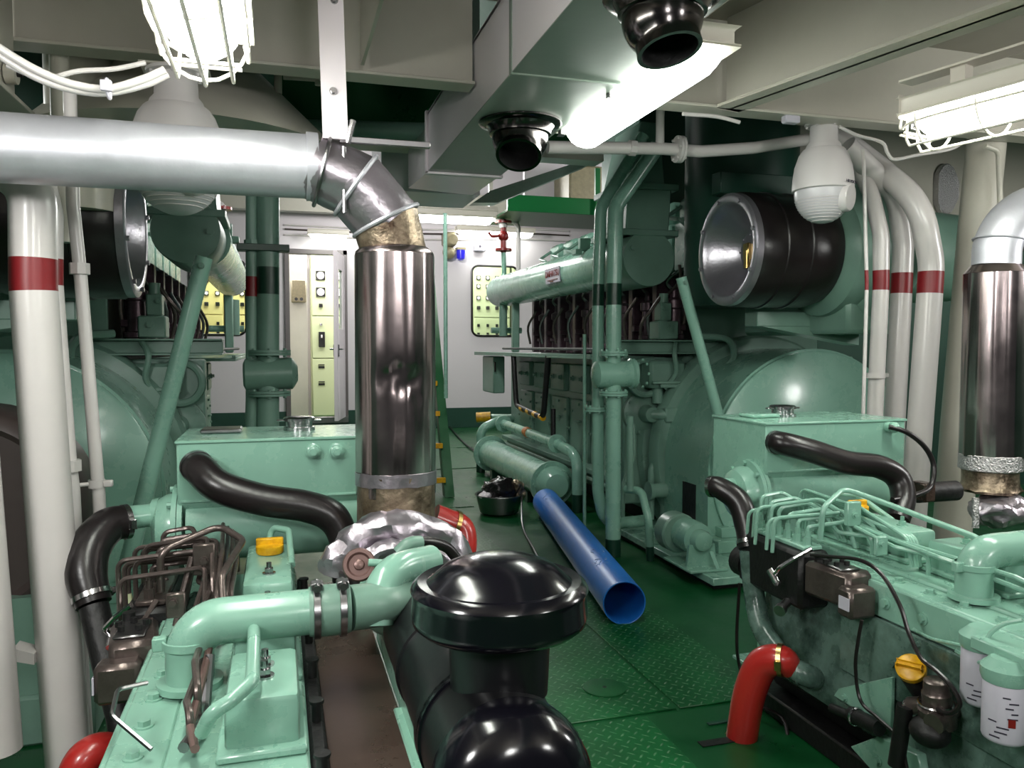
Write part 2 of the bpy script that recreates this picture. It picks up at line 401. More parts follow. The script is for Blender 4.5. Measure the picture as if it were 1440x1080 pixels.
# --- deck beams
YB = 2.9
def tbeam(x0, x1, y, z0, z1, m=BEAM, fw_=.1): return B(m).bb(x0, x1, y-.006, y+.006, z0+.012, z1, 0).bb(x0, x1, y-fw_/2, y+fw_/2, z0, z0+.012, .002)
struct('trim_1', tbeam(-4, .695, YB, 2.2, 2.56))
struct('trim_2', tbeam(1.085, 6.5, YB, 2.2, 2.56))
g0, g1 = V((1.74, 2.87, 0)), V((2.50, -.3, 0)); gd = (g1-g0).normalized(); gn = V((gd.y, -gd.x, 0))
gl = (g1-g0).length; gm = (g0+g1)/2; ga = (gd, gn, V((0, 0, 1)))
struct('trim_3', B(BEAM).box(gm+V((0, 0, 2.38)), (gl, .014, .36), 0, ga).box(gm+V((0, 0, 2.206)), (gl, .12, .012), .002, ga))
struct('trim_4', B(BEAM).bb(-.80, -.775, .6, YB-.06, 1.98, 2.56, .002).bb(-.86, -.72, .6, YB-.06, 1.965, 1.98, .002))
p = [at(480, 104, Y=YB-.05), at(507, 104, Y=YB-.05)]
struct('trim_5', B(BEAM).bb(.285, .297, .2, YB-.06, 2.225, 2.56, .001))
# upper structure seen under and behind the beam
q0 = at(500, 118, Y=4.6); q1 = at(620, 182, Y=4.6)
struct('trim_6', B(GREEN).bb(-.3, 1.9, 4.6, 4.63, 2.42, 2.9, .002).use(BEAM).bb(-.3, 1.9, 4.54, 4.66, 2.9, 2.95, .002).bb(-.3, 1.9, 4.52, 4.66, 2.37, 2.42, .002).bb(.93, .98, 4.55, 4.6, 2.42, 2.9))
gz = at(760, 290, Y=7.5).z
struct('trim_7', B(GREENB).bb(2.15, 6.5, 7.5, 7.54, gz-.06, gz+.1, .003).bb(2.15, 6.5, 7.54, 8.4, gz-.06, gz-.04, 0).bb(3.05, 3.1, 7.46, 7.5, gz-.06, gz+.4, .003))
struct('trim_8', B(WALLW).bb(2.6, 6.5, 8.4, 8.46, gz-.04, 4.3, 0))
struct('trim_9', B(BEAM).bb(-4, 6.5, 11.55, 11.6, 3.15, 3.5, .003).bb(-4, 6.5, 11.5, 11.65, 3.13, 3.15, .002))
struct('trim_10', B(DGREEN).bb(-4, -.6, 5.6, 5.66, 2.35, 4.3, 0).bb(-.6, 0, 5.6, 5.66, 3.3, 4.3, 0).bb(-.11, -.02, 5.58, 5.66, 2.35, 3.3, 0).bb(-.6, -.38, 5.6, 5.66, 2.35, 3.3, 0).bb(-.38, -.11, 5.6, 5.66, 2.35, 2.62, 0))
struct('trim_11', B(WALLW).bb(-1.2, .6, 7.6, 7.66, 2.75, 4.3, 0))
struct('trim_14', B(DGREEN).bb(2.5, 4.2, 5.3, 6.0, 2.25, 4.3, .01).bb(2.46, 4.24, 5.26, 6.04, 2.25, 2.3, .004))
# cream casing on the starboard side with an oval foil patch
struct('trim_12', B(BEAM).bb(2.95, 6.5, 4.25, 4.3, 1.93, 2.9, .003).use(FRAMEG).bb(2.95, 6.5, 4.22, 4.25, 1.9, 1.94, .002))
# ---------------------------------------------------------------- floor plates
def plate(x0, x1, y0, y1, label):
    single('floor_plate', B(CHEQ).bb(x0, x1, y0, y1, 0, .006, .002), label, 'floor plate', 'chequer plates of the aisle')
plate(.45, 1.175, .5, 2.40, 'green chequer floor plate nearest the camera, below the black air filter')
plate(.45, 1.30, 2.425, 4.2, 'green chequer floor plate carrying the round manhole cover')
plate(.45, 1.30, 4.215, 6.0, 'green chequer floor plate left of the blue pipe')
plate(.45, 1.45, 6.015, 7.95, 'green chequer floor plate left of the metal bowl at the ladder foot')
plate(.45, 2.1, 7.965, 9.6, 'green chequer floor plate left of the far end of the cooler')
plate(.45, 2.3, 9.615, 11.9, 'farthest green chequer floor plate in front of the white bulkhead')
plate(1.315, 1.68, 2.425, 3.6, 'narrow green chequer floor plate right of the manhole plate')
c = at(850, 968, Z=.006)
t = Thing('manhole_cover', 'round green manhole cover in the chequer plate with a central lifting hole', 'manhole cover', c)
t.part('lid', B(GREEN).lathe(c+V((0, 0, .0005)), (0, 0, 1), [(0, .078), (.004, .078), (.0045, .074)], 36))
t.part('lifting_hole', B(DARK).cyl(c+V((0, 0, .0052)), c+V((0, 0, .006)), .008))
c = at(1005, 1045, Z=0)
single('drain_slot', B(DARK).bb(c.x-.05, c.x+.07, c.y-.015, c.y+.02, .0005, .003, 0), 'small dark rectangular slot in the green floor beside the red hose', 'drain')
c = at(1018, 1016, Z=0)
single('flat_bar', B(DGREEN).bb(c.x-.06, c.x+.1, c.y-.008, c.y+.008, 0, .006, .001), 'thin dark green flat bar on the floor left of the red hose', 'bar')
# ---------------------------------------------------------------- air duct with nozzles
t = Thing('air_duct', 'long pale rectangular ventilation duct under the deckhead running down the aisle', 'duct', (.89, 3, 2.1))
DX0, DX1, DZ = .705, 1.068, 2.1
b = MB()
def ductseg(y0, y1):
    b.use(LILAC).bb(DX0, DX0+.01, y0, y1, DZ+.004, DZ+.28, 0).bb(DX1-.01, DX1, y0, y1, DZ+.004, DZ+.28, 0).bb(DX0, DX1, y0, y1, DZ+.27, DZ+.285, 0)
    b.use(DUCTG).bb(DX0, DX1, y0, y1, DZ, DZ+.004, 0)
ys = [-1.0, .9, 2.42, 3.86]
for y0, y1 in zip(ys, ys[1:]): ductseg(y0+.004, y1-.004)
t.part('casing', b)
for y in ys[1:3]: t.part('joint_strip', B(DUCTG).bb(DX0-.004, DX1+.004, y-.012, y+.012, DZ-.006, DZ+.288, .002))
t.part('end_frame', B(LILAC).bb(DX0-.012, DX0, 3.85, 3.88, DZ-.01, DZ+.29, .002).bb(DX1, DX1+.012, 3.85, 3.88, DZ-.01, DZ+.29, .002).bb(DX0-.012, DX1+.012, 3.85, 3.88, DZ-.012, DZ, .002))
t.part('tapered_end', B(DUCTG).prism([(DX0, 3.88, DZ), (DX1, 3.88, DZ), (DX1+.06, 4.7, DZ+.06), (DX0+.02, 4.6, DZ+.06)], (0, 0, .22)))
LIGHTDUCT = t
def nozzle(c, r, aim, label):
    t = Thing('air_nozzle', label, 'air nozzle', (c.x, c.y, c.z-.001), 'ball nozzles under the air duct')
    t.part('flange', B(NICK).lathe(c+V((0, 0, -.001)), (0, 0, -1), [(0, r), (.006, r), (.012, r*.95), (.016, r*.82), (.03, r*.76), (.045, r*.74), (.05, r*.66)], 40))
    a = V(aim).normalized(); o = c+V((0, 0, -.055)); R = r*.68; prof = []
    for k in range(13):
        th = PI*.12+(PI*.70-PI*.12)*k/12; prof.append((-R*math.cos(th), R*math.sin(th)))
    rr = prof[-1][1]; h = prof[-1][0]
    prof += [(h+.012, rr*.98), (h+.03, rr*.99), (h+.03, rr*.86), (h-.05, rr*.8), (h-.052, .001)]
    t.part('ball', B(NICK).lathe(o, a, prof[:-2], 40, (True, False)))
    t.part('throat', B(DARK).lathe(o, a, prof[-3:], 32, (False, True)))
c = at(725, 172, Z=DZ); c.x = .89
nozzle(c, .158, (-.25, -.55, -1.), 'dark metal ball air nozzle under the duct in mid picture')
c = at(943, -6, Z=DZ); c.x = .90
nozzle(c, .145, (.12, -.25, -1.), 'dark metal ball air nozzle at the top edge, beside the long lamp')
# ================================================================ LAMPS
def lamp(far, d, length, w_, label, cage=True, hang=.1, drop=.1, mount=True):
    """a deckhead lamp: far = middle of its far end at the underside of the cover"""
    far = V(far); d = V(d).normalized(); n = V((d.y, -d.x, 0)); z = V((0, 0, 1)); ax = (d, n, z)
    mid = far+d*length/2; t = Thing('deckhead_lamp', label, 'lamp', far+d*length/2, 'caged deckhead lamps' if cage else 'long deckhead lamps')
    # glowing cover: half-round trough with rounded ends
    b = B(LAMPW if cage else LAMPL); prof = []
    for k in range(9):
        a = PI*k/8; prof.append((math.cos(a)*w_/2, .075-math.sin(a)*.075))
    secs = []
    for q, sc in ((0, .55), (.02, .85), (.06, 1.), (length-.06, 1.), (length-.02, .85), (length, .55)):
        secs.append([b.bm.verts.new(far+d*q+n*(p_[0]*(.8+.2*sc))+z*(.075-(.075-p_[1])*sc)) for p_ in prof])
    for a, c in zip(secs, secs[1:]):
        for k in range(8): b._f((a[k], a[k+1], c[k+1], c[k]))
    b._f(secs[0]); b._f(secs[-1][::-1])
    t.part('cover', b)
    t.part('housing', B(LAMPB).box(mid+z*.105, (length+.05, w_+.03, .055), .012, ax, 2))
    t.part('rim', B(LAMPB).box(mid+z*.078, (length+.06, w_+.05, .008), .003, ax))
    for q in ((0.02, .5, length-.02) if not cage else (-.028, length+.028)):
        t.part('clip', B(STEEL).box(far+d*q+z*.075+n*(w_/2+.02)*(1 if not cage else 0), (.03, .02, .045), .004, ax))
    if mount:
        for q in (.12, length-.12): t.part('hanger', B(LAMPB).box(far+d*q+z*(.13+drop/2), (.05, .04, drop), .002, ax))
        t.part('mounting_bar', B(LAMPB).box(mid+z*(.135+drop), (length+.16, .07, .008), .001, ax))
    if cage:
        b = B(LAMPB)
        def U(q, bulge=.03):
            pts = []
            for k in range(11):
                a = PI*k/10; pts.append(far+d*(q)+n*(math.cos(a)*(w_/2+.02))+z*(.07-math.sin(a)*(.075+bulge)))
            return pts
        for q in [length*k/5 for k in range(1, 5)]+[.03, length-.03]: b.tube(U(q), .0045, 6)
        for yy, zz in ((-.95, .05), (-.6, -.02), (0, -.036), (.6, -.02), (.95, .05)):
            xx = yy*(w_/2+.02)
            b.tube(smooth([far-d*.03+n*xx*.9+z*.07, far-d*.02+n*xx+z*zz*.6, far+d*.06+n*xx+z*zz, far+d*(length/2)+n*xx+z*zz, far+d*(length-.06)+n*xx+z*zz, far+d*(length+.02)+n*xx+z*zz*.6, far+d*(length+.03)+n*xx*.9+z*.07], 5), .0045, 6)
        for q in (-.035, -.02): b.tube([far+d*q+n*(-w_/2-.0)+z*(.03+q*.4), far+d*q+n*(w_/2)+z*(.03+q*.4)], .0045, 6)
        t.part('cage', b)
    return t
lamp((1.175, 3.02, 2.03), (0, -1, 0), .95, .15, 'long white glowing lamp beside the air duct in mid picture', False, drop=.05)
lamp((-.15, 1.93, 1.87), (0, -1, 0), .95, .155, 'glowing lamp in a white wire cage above the foil pipe', True, drop=.3)
lamp((2.12, 2.24, 1.95), gd, 1.15, .17, 'glowing lamp in a white wire cage at the right edge', True, drop=.08)
lamp((1.75, 8.35, 2.62), (0, -1, 0), .0+.95, .2, 'bright lamp behind the elbow of the lagged exhaust', False, drop=.3) if False else None
def wide_lamp(c, length, label):
    return lamp(c, (-1, 0, 0), length, .14, label, False, mount=False)
wide_lamp((2.12, 8.0, 2.50), .85, 'bright lamp running crosswise just right of the exhaust elbow')
wide_lamp((3.75, 11.75, 2.92), 1.15, 'lamp on the white bulkhead above the right window')
wide_lamp((.95, 11.75, 2.78), .5, 'small glowing bar for the glare on the white bulkhead above the doorway')  # glare near the door, built as an added glowing lamp shape
single('lamp_bracket', B(BEAM).bb(1.2, 2.2, 8.02, 8.06, 2.64, 2.70, .002).bb(1.25, 1.29, 8.02, 8.06, 2.70, 4.3, 0).bb(2.1, 2.14, 8.02, 8.06, 2.70, 4.3, 0), 'white bracket above the crosswise lamp right of the exhaust elbow', 'bracket')
# ================================================================ MAIN GENERATOR SETS
def main_set(cx, s, side):
    cg = cx; X = lambda u: cx-s*u
    A = V((-s, 0, 0))                        # towards the aisle
    # ---------------- generator
    lab = {'R': 'large mint green generator behind the right auxiliary engine, its round end cover showing', 'L': 'large mint green generator at the left edge, behind the white pipes'}[side]
    t = Thing('generator', lab, 'generator', (cx, 4.35, 0), 'main generators')
    y0, R_, zc = 4.10, .7, .53
    prof = [V((cx+(R_+.01)*math.cos(a), y0+.02, zc+(R_+.01)*math.sin(a))) for a in [PI*k/40 for k in range(41)]]
    prof += [V((cx-R_-.01, y0+.02, .07)), V((cx-R_+.25, y0+.02, .07)), V((cx+R_-.25, y0+.02, .07)), V((cx+R_+.01, y0+.02, .07))]
    t.part('housing', B(MINT).prism(prof, (0, .55, 0)))
    t.part('end_cover', B(MINT).lathe((cx, y0+.019, zc), (0, -1, 0), [(0, R_-.004), (.02, R_-.004), (.026, R_-.012)], 72))
    t.part('rear_frame', B(MINTD).lathe((cx, 4.66, zc+.02), (0, 1, 0), [(0, .76), (.03, .78), (.10, .78), (.13, .62)], 64))
    t.part('foot', B(MINT).bb(X(.72), X(.45), y0-.12, y0+.02, .07, .14, .004).bb(X(.66), X(.52), y0-.05, y0+.02, .14, .2, .004))
    t.part('vent_opening', B(DARK).bb(X(R_+.014), X(R_), 4.26, 4.42, .10, .42, .0))
    t.part('base_plate', B(MINT).bb(X(1.0), X(-.9), 3.56, 4.95, .03, .07, .004).use(DARK).bb(X(.97), X(-.87), 3.6, 4.92, .001, .03, 0))
    # ---------------- engine
    if side == 'L': cx = cx-.09
    lab = {'R': 'mint green main diesel engine with nameplate, right of the aisle', 'L': 'mint green main diesel engine, left of the aisle behind the foil pipe'}[side]
    e = Thing('diesel_engine', lab, 'engine', (cx, 6.4, 0), 'main diesel engines')
    e.part('crankcase', B(MINTD).bb(X(.68), X(-.68), 5.0, 8.35, .12, 1.16, .01).use(DARK).bb(X(.6), X(-.6), 5.0, 8.3, .001, .12, 0))
    g = e.part('gear_case', B(MINTD).bb(X(.92), X(-.9), 4.86, 5.0, .2, 1.18, .01))
    for k in range(6):
        yc = 7.72-.5*k
        p = e.part('crankcase_door', B(MINTD).box((X(.69), yc, .55), (.03, .40, .52), .01).bolts((X(.706), yc, .55), A, .22, 8, .012, .012))
        e.part('door_handle', B(MINTD).bb(X(.706), X(.73), yc-.05, yc+.05, .62, .64, .004), p)
        e.part('camshaft_cover', B(MINTD).box((X(.70), yc, .985), (.05, .36, .24), .01).bolt((X(.726), yc-.1, .985), A, .016, .03).bolt((X(.726), yc+.1, .985), A, .016, .03))
    e.part('side_rail', B(MINTD).bb(X(.80), X(.68), 5.0, 8.3, .26, .30, .004).bb(X(.74), X(.68), 5.0, 8.3, .2, .24, .004).cyl((X(.84), 5.0, .24), (X(.84), 8.2, .24), .018, n=8))
    # shelf with a rail
    e.part('shelf', B(MINTD).bb(X(1.08), X(.6), 5.05, 8.4, 1.165, 1.185, .003).bb(X(1.08), X(1.06), 5.05, 8.4, 1.185, 1.2, .002).use(DARK).cyl((X(.98), 5.05, 1.235), (X(.98), 7.6, 1.235), .011, n=8))
    e.part('shelf_beam', B(MINTD).bb(X(1.03), X(.1), 4.72, 4.78, 1.215, 1.285, .004).bb(X(1.03), X(.1), 4.66, 4.85, 1.285, 1.295, .002).bb(X(1.03), X(.1), 4.66, 4.85, 1.205, 1.215, .002))
    # cylinder liners / heads row
    e.part('cylinder_block', B(DARK).bb(X(.42), X(-.5), 4.8, 8.1, 1.16, 1.75, .01))
    e.part('block_end', B(MINTD).bb(X(.44), X(-.52), 4.77, 4.80, 1.16, 1.75, .006))
    for k in range(8):
        y = 7.5-.385*k
        p = e.part('fuel_pump', B(PURP).lathe((X(.58), y, 1.2), (0, 0, 1), [(0, .055), (.1, .055), (.105, .07), (.13, .07), (.135, .05), (.3, .045), (.31, .06), (.36, .06), (.38, .03), (.44, .026)], 14)
               .bb(X(.66), X(.5), y+.09, y+.17, 1.2, 1.72, .01).bb(X(.7), X(.5), y-.02, y+.02, 1.36, 1.40, .004))
        e.part('injection_pipe', B(STEEL if k % 2 else GUN).tube(smooth([(X(.58), y, 1.62), (X(.62), y+.02, 1.68), (X(.6), y-.08, 1.74), (X(.48), y-.12, 1.8)], 4), .012, 8).tube(smooth([(X(.69), y+.12, 1.28), (X(.72), y+.1, 1.45), (X(.66), y+.02, 1.6)], 4), .012, 8), p)
        h = e.part('cylinder_head', B(MINT).bb(X(.50), X(.1), y-.165, y+.165, 1.76, 2.10, .015).bb(X(.48), X(.14), y-.15, y+.15, 2.10, 2.26, .03))
        e.part('head_pipe', B(MINTD).tube(fillet([(X(.5), y-.1, 2.0), (X(.6), y-.1, 2.08), (X(.6), y+.1, 2.12), (X(.48), y+.1, 2.2)], .03), .014, 8), h)
    # charge-air header
    hz, hr, hx = (1.815 if side == 'R' else 1.88), .155, .91
    prof = [(0, .001)]+[(hr*.9*(1-math.cos(a)), hr*math.sin(a)) for a in [PI/2*k/7 for k in range(1, 8)]]+[(3.0, hr)]
    e.part('air_header', B(MINT).lathe((X(hx), 8.05, hz), (0, -1, 0), prof, 32, (False, True)))
    e.part('header_drum', B(MINTD).lathe((X(.86), 5.25, hz-.005), (0, -1, 0), [(0, hr), (.05, .18), (.62, .18), (.64, .175)], 36).bolt((X(.98), 4.608, 1.87), (0, -1, 0), .016, .02))
    e.part('header_bracket', B(MINTD).bb(X(1.06), X(.98), 5.3, 5.34, 1.93, 2.02, .004).bb(X(1.1), X(1.05), 5.28, 5.36, 1.9, 1.94, .004))
    e.part('saddle', B(MINTD).bb(X(.95), X(.88), 7.36, 7.42, 1.2, 1.7, .01))
    e.part('drain_leg', B(MINTD).cyl((X(.95), 7.7, 1.36), (X(.95), 7.7, 1.68), .04))
    e.part('cross_pipe', B(MINTD).cyl((X(1.02), 7.9, 1.42), (X(.7), 7.9, 1.42), .03))
    e.part('air_box', B(MINTD).prism([(X(1.02), 4.62, 1.95), (X(.72), 4.62, 1.95), (X(.70), 4.62, 2.26), (X(1.0), 4.62, 2.24)], (0, .45, 0), .01).bb(X(1.06), X(.66), 4.6, 5.1, 1.95, 1.99, .005).bb(X(1.04), X(.66), 4.6, 5.1, 2.24, 2.28, .005).prism([(X(1.0), 4.64, 2.28), (X(.74), 4.64, 2.28), (X(.72), 4.75, 2.7), (X(.86), 4.75, 2.7)], (0, .4, 0), .01))
    # gear end fittings
    gx = .78
    c = e.part('gear_cover', B(MINTD).lathe((X(gx), 4.86, .81), (0, -1, 0), [(0, .145), (.03, .145), (.035, .125), (.06, .1), (.065, .06), (.1, .055), (.16, .05), (.165, .03)], 30).bolts((X(gx), 4.83, .81), (0, -1, 0), .128, 10, .01, .012))
    e.part('pump_elbow', B(MINTD).tube(fillet([(X(gx), 4.72, .81), (X(gx-.06), 4.68, .81), (X(gx-.2), 4.68, .81)], .04), .036, 14).bb(X(gx-.06), X(gx-.2), 4.64, 4.72, .76, .86, .01).cyl((X(gx-.14), 4.68, .66), (X(gx-.14), 4.68, .76), .028), c)
    c = e.part('governor', B(MINTD).bb(X(.80), X(.54), 4.70, 4.86, .98, 1.16, .02).torus((X(.80), 4.78, 1.05), (0, 1, 0), .115, .022, 28, 8).cyl((X(.72), 4.76, .88), (X(.72), 4.76, .98), .035).cyl((X(.58), 4.76, .9), (X(.58), 4.76, .98), .02))
    e.part('governor_lever', B(MINTD).bb(X(.74), X(.30), 4.67, 4.69, .985, 1.01, .004).bb(X(.80), X(.60), 4.665, 4.685, 1.01, 1.03, .004), c)
    for q, (u, z0_, z1_, r_) in enumerate(((.70, .45, .68, .022), (.60, .40, .9, .028), (.90, .35, .75, .014))):
        e.part('drain_pipe', B(MINTD).tube(fillet([(X(u), 4.74, z1_), (X(u), 4.72, (z0_+z1_)/2), (X(u+.08), 4.72, z0_), (X(u+.08), 4.72, .12)], .05), r_, 10))
    e.part('fuel_hose', B(MINTD).tube(smooth([(X(.62), 4.7, 1.28), (X(.66), 4.64, 1.2), (X(.64), 4.66, 1.08), (X(.70), 4.7, .98)], 6), .016, 8).tube(smooth([(X(.5), 4.6, 1.32), (X(.36), 4.5, 1.3), (X(.32), 4.5, 1.18), (X(.42), 4.6, 1.05)], 6), .022, 8))
    e.part('regulator', B(MINTD).bb(X(.74), X(.60), 4.7, 4.85, 1.3, 1.42, .008).bb(X(.72), X(.64), 4.72, 4.82, 1.42, 1.54, .008).cyl((X(.68), 4.76, 1.54), (X(.68), 4.76, 1.6), .03).bolt((X(.66), 4.7, 1.37), (0, -1, 0), .016, .015).bolt((X(.7), 4.72, 1.5), (0, -1, 0), .012, .015))
    e.part('small_pipes', B(GUN).tube(smooth([(X(.80), 4.85, 1.24), (X(.82), 4.8, 1.4), (X(.76), 4.76, 1.5), (X(.70), 4.76, 1.58)], 5), .010, 8).tube(smooth([(X(.52), 4.85, 1.26), (X(.50), 4.8, 1.5), (X(.56), 4.8, 1.66)], 5), .012, 8).tube(smooth([(X(.64), 4.83, 1.58), (X(.60), 4.7, 1.68), (X(.62), 4.66, 1.78)], 5), .010, 8))
    e.part('oil_strainer', B(MINTD).lathe((X(.58), 4.66, .32), A, [(0, .07), (.08, .07), (.085, .085), (.1, .085), (.105, .05), (.22, .045), (.225, .06), (.25, .06)], 22).cyl((X(.62), 4.66, .38), (X(.62), 4.66, .5), .03).use(DARK).bb(X(.7), X(.45), 4.76, 4.84, .42, .50, .01))
    e.part('flywheel_guard', B(MINTD).lathe((cx, 4.80, .56), (0, 1, 0), [(0, .70), (.01, .80), (.05, .82), (.058, .7)], 56))
    # turbocharger and its intake filter
    fx, fy, fz = {'R': (2.2, 3.62, 1.745), 'L': (-.55, 3.55, 1.735)}[side]
    tc = e.part('turbo_casing', B(MINTD).lathe((fx+s*.50, fy, fz), (s, 0, 0), [(0, .26), (.05, .33), (.22, .36), (.42, .33), (.5, .26), (.9, .24)], 40).bb(fx+s*.58, fx+s*.95, fy-.2, fy+.75, 1.32, 1.6, .02))
    e.part('volute', B(MINTD).torus((fx+s*.74, fy+.05, fz-.02), (1, 0, 0), .26, .15, 36, 14), tc)
    e.part('turbo_bracket', B(MINTD).bb(fx+s*.25, fx+s*1.1, fy+.1, fy+.22, 1.36, 1.44, .004).prism([(fx+s*.28, fy+.1, 1.36), (fx+s*.9, fy+.1, 1.36), (fx+s*.9, fy+.1, 1.26)], (0, .12, 0)), tc)
    e.part('exhaust_trunk', B(DGREEN).cyl((fx+s*.55, fy+.75, 1.5), (fx+s*.55, fy+.75, 4.2), .34, n=40).bb(fx+s*.2, fx+s*1.2, fy+.4, fy+.5, 2.12, 2.24, .004), tc)
    f = e.part('intake_filter', B(RUB).lathe((fx, fy, fz), (s, 0, 0), [(.02, .275), (.05, .292), (.16, .292), (.165, .298), (.185, .298), (.19, .29), (.30, .29), (.305, .297), (.32, .297), (.325, .288), (.44, .288), (.5, .27), (.52, .2)], 56, (False, True)))
    e.part('bell_mouth', B(SILUMIN).lathe((fx, fy, fz), (s, 0, 0), [(.03, .286), (.0, .284), (-.006, .27), (-.004, .242), (.0, .236), (.02, .228), (.05, .205), (.09, .17), (.13, .135), (.16, .11), (.165, .10)], 56, (False, False)).bolts((fx-s*.004, fy, fz), A, .258, 8, .011, .012, .3), f)
    e.part('hub', B(SILUMIN).lathe((fx+s*.165, fy, fz), A, [(0, .101), (.02, .1), (.03, .08), (.035, .05)], 30).bolts((fx+s*.14, fy, fz), A, .085, 8, .007, .01).use(BRASS).bb(fx+s*.11, fx+s*.135, fy-.02, fy+.03, fz-.05, fz+.04, .006).cyl((fx+s*.12, fy, fz-.09), (fx+s*.12, fy, fz), .018), f)
    return e
eR = main_set(3.11, 1, 'R'); eL = main_set(-1.24, -1, 'L')
# nameplate on the starboard header
c = V((3.11-.91, 5.86, 1.815)); a = math.radians(-4); nx = V((-math.cos(a), 0, math.sin(a))); zz = V((math.sin(a), 0, math.cos(a)))
o_ = c+nx*.158
npl = eR.part('nameplate', B(PAPER).box(o_, (.008, .33, .115), .002, (nx, V((0, 1, 0)), nx.cross(V((0, 1, 0))))))
text_part('lettering', eR, npl, 'DAIHATSU', .068, .002, REDV, o_+nx*.006+zz*.012, (0, -1, 0), (0, 0, 1))
eR.part('plate_border', B(REDV).bb(o_.x-.008, o_.x-.004, o_.y-.12, o_.y+.12, o_.z-.036, o_.z-.033, 0).bb(o_.x-.008, o_.x-.004, o_.y-.02, o_.y+.06, o_.z-.048, o_.z-.043, 0), npl)
# ================================================================ AUXILIARY GENERATOR ENGINES
def aux_engine(x0, side):
    X = lambda w: x0+w
    R = side == 'R'; dx = 0 if not R else 1.87
    lab = {'L': 'mint green six-cylinder auxiliary engine in the left foreground with bare metal fuel pipes', 'R': 'mint green six-cylinder auxiliary engine in the right foreground with painted fuel pipes'}[side]
    e = Thing('auxiliary_engine', lab, 'engine', (x0, 1.6, 0), 'auxiliary engines')
    blk = e.part('engine_block', B(OILY).prism([(X(-.22), .8, .57), (X(-.25), .8, .3), (X(-.27), .8, .16), (X(.075), .8, .16), (X(.075), .8, .57)], (0, 1.56, 0), .012))
    e.part('oil_pan', B(DARK).prism([(X(-.24), .85, .155), (X(-.2), .85, .08), (X(.14), .85, .08), (X(.18), .85, .155)], (0, 1.5, 0), .01))
    e.part('drip_tray', B(DARK).bb(X(-.26), X(.28), .7, 2.42, .001, .075, .006))
    e.part('side_plate', B(OILY).bb(X(-.262), X(-.25), 1.0, 1.95, .30, .5, .004).bolts((X(-.263), 1.3, .4), (-1, 0, 0), .08, 4, .009, .012).bolts((X(-.263), 1.65, .4), (-1, 0, 0), .08, 4, .009, .012))
    e.part('engine_foot', B(MINT).prism([(X(-.268), 1.72, .37), (X(-.268), 1.72, .22), (X(-.268), 1.95, .22), (X(-.268), 1.93, .25)], (-.012, 0, 0), .002).bolt((X(-.28), 1.90, .235), (-1, 0, 0), .008, .01))
    hd = e.part('cylinder_head', B(MINT).bb(X(-.15), X(.069), 1.1, 2.36, .565, .607, .006))
    b = B(MINT).bb(X(-.24), X(-.15), 1.1, 2.05, .575, .60, .005).bb(X(-.25), X(-.235), 1.1 if side == 'L' else .85, 2.05, .50, .595, .004)
    for k in range(9): b.bolt((X(-.2), 1.13+.11*k, .60), (0, 0, 1), .011, .012).bolt((X(-.251), 1.0+.13*k, .548), (-1, 0, 0), .012, .012)
    e.part('side_cover', b)
    for i, (ya, yb) in enumerate(((1.9, 2.33), (1.56, 1.86), (1.27, 1.52))):
        b = B(MINT).bb(X(-.06), X(.055), ya+.02, yb-.02, .607, .70, .012, 2).bb(X(-.072), X(.066), ya, yb, .607, .622, .004)
        c = e.part('valve_cover', b)
        for yy in (ya+.1, yb-.1):
            e.part('cover_nut', B(CHR if not R else MINT).bolt((X(0), yy, .70), (0, 0, 1), .011, .014).cyl((X(0), yy, .71), (X(0), yy, .728), .006), c)
    c = e.part('filler_cap', B(YEL).lathe((X(0), 2.2, .702), (0, 0, 1), [(0, .034), (.005, .036), (.02, .036), (.024, .03)], 26).bb(X(-.035), X(.035), 2.192, 2.208, .722, .742, .003))
    e.part('manifold_gasket', B(DARK).bb(X(.070), X(.098), .9, 2.3, .40, .60, .006))
    for k in range(7):
        e.part('manifold_stud', B(DARK).cyl((X(.085), 1.02+.19*k, .60), (X(.085), 1.02+.19*k, .632), .009, n=10).cyl((X(.085), 1.02+.19*k, .632), (X(.085), 1.02+.19*k, .637), .013, n=12))
    e.part('exhaust_manifold', B(DARK).tube([(X(.155), .95, .46), (X(.155), 2.25, .46)], .05, 14))
    e.part('heat_shield', B(BROWN).bb(X(.10), X(.242), 1.15, 2.38, .548, .557, .003))
    e.part('side_rail', B(MINT).bb(X(.246), X(.262), .95, 1.9, .545, .60, .004))
    # intake pipe
    s0 = V((X(-.14), 1.6, .607)); pts = fillet([s0, s0+V((0, 0, .118)), V((X(.09), 1.6, .728))], .075, 9)
    ip = e.part('intake_pipe', B(MINT).tube(pts, .044, 24).lathe(s0, (0, 0, 1), [(0, .06), (.012, .06), (.013, .046)], 24))
    e.part('hose_clamp', B(MINT).lathe(s0+V((0, 0, .085)), (0, 0, 1), [(-.008, .0455), (-.007, .049), (.007, .049), (.008, .0455)], 26, (False, False)).bb(s0.x-.065, s0.x-.04, 1.59, 1.61, .68, .705, .002), ip)
    e.part('coupling_hose', B(MINTD).lathe((X(.08), 1.6, .728), (1, 0, 0), [(0, .047), (.01, .05), (.07, .05), (.08, .047)], 24), ip)
    for q in (.095, .145):
        e.part('hose_clamp', B(STEEL).lathe((X(q), 1.6, .728), (1, 0, 0), [(-.007, .0505), (-.006, .054), (.006, .054), (.007, .0505)], 26, (False, False)).bb(X(q)-.012, X(q)+.012, 1.575, 1.60, .775, .79, .002).cyl((X(q), 1.56, .783), (X(q), 1.61, .783), .007), ip)
    # fuel pump on the aisle side and its pipes
    px = X(-.28)
    pump = e.part('injection_pump', B(DARK).bb(px-.055, px+.055, 2.04, 2.38, .45, .625, .012).cyl((px, 2.38, .5), (px, 2.44, .5), .055).use(MINT if R else GUN).bb(px-.03, px+.04, 2.06, 2.37, .625, .64, .004))
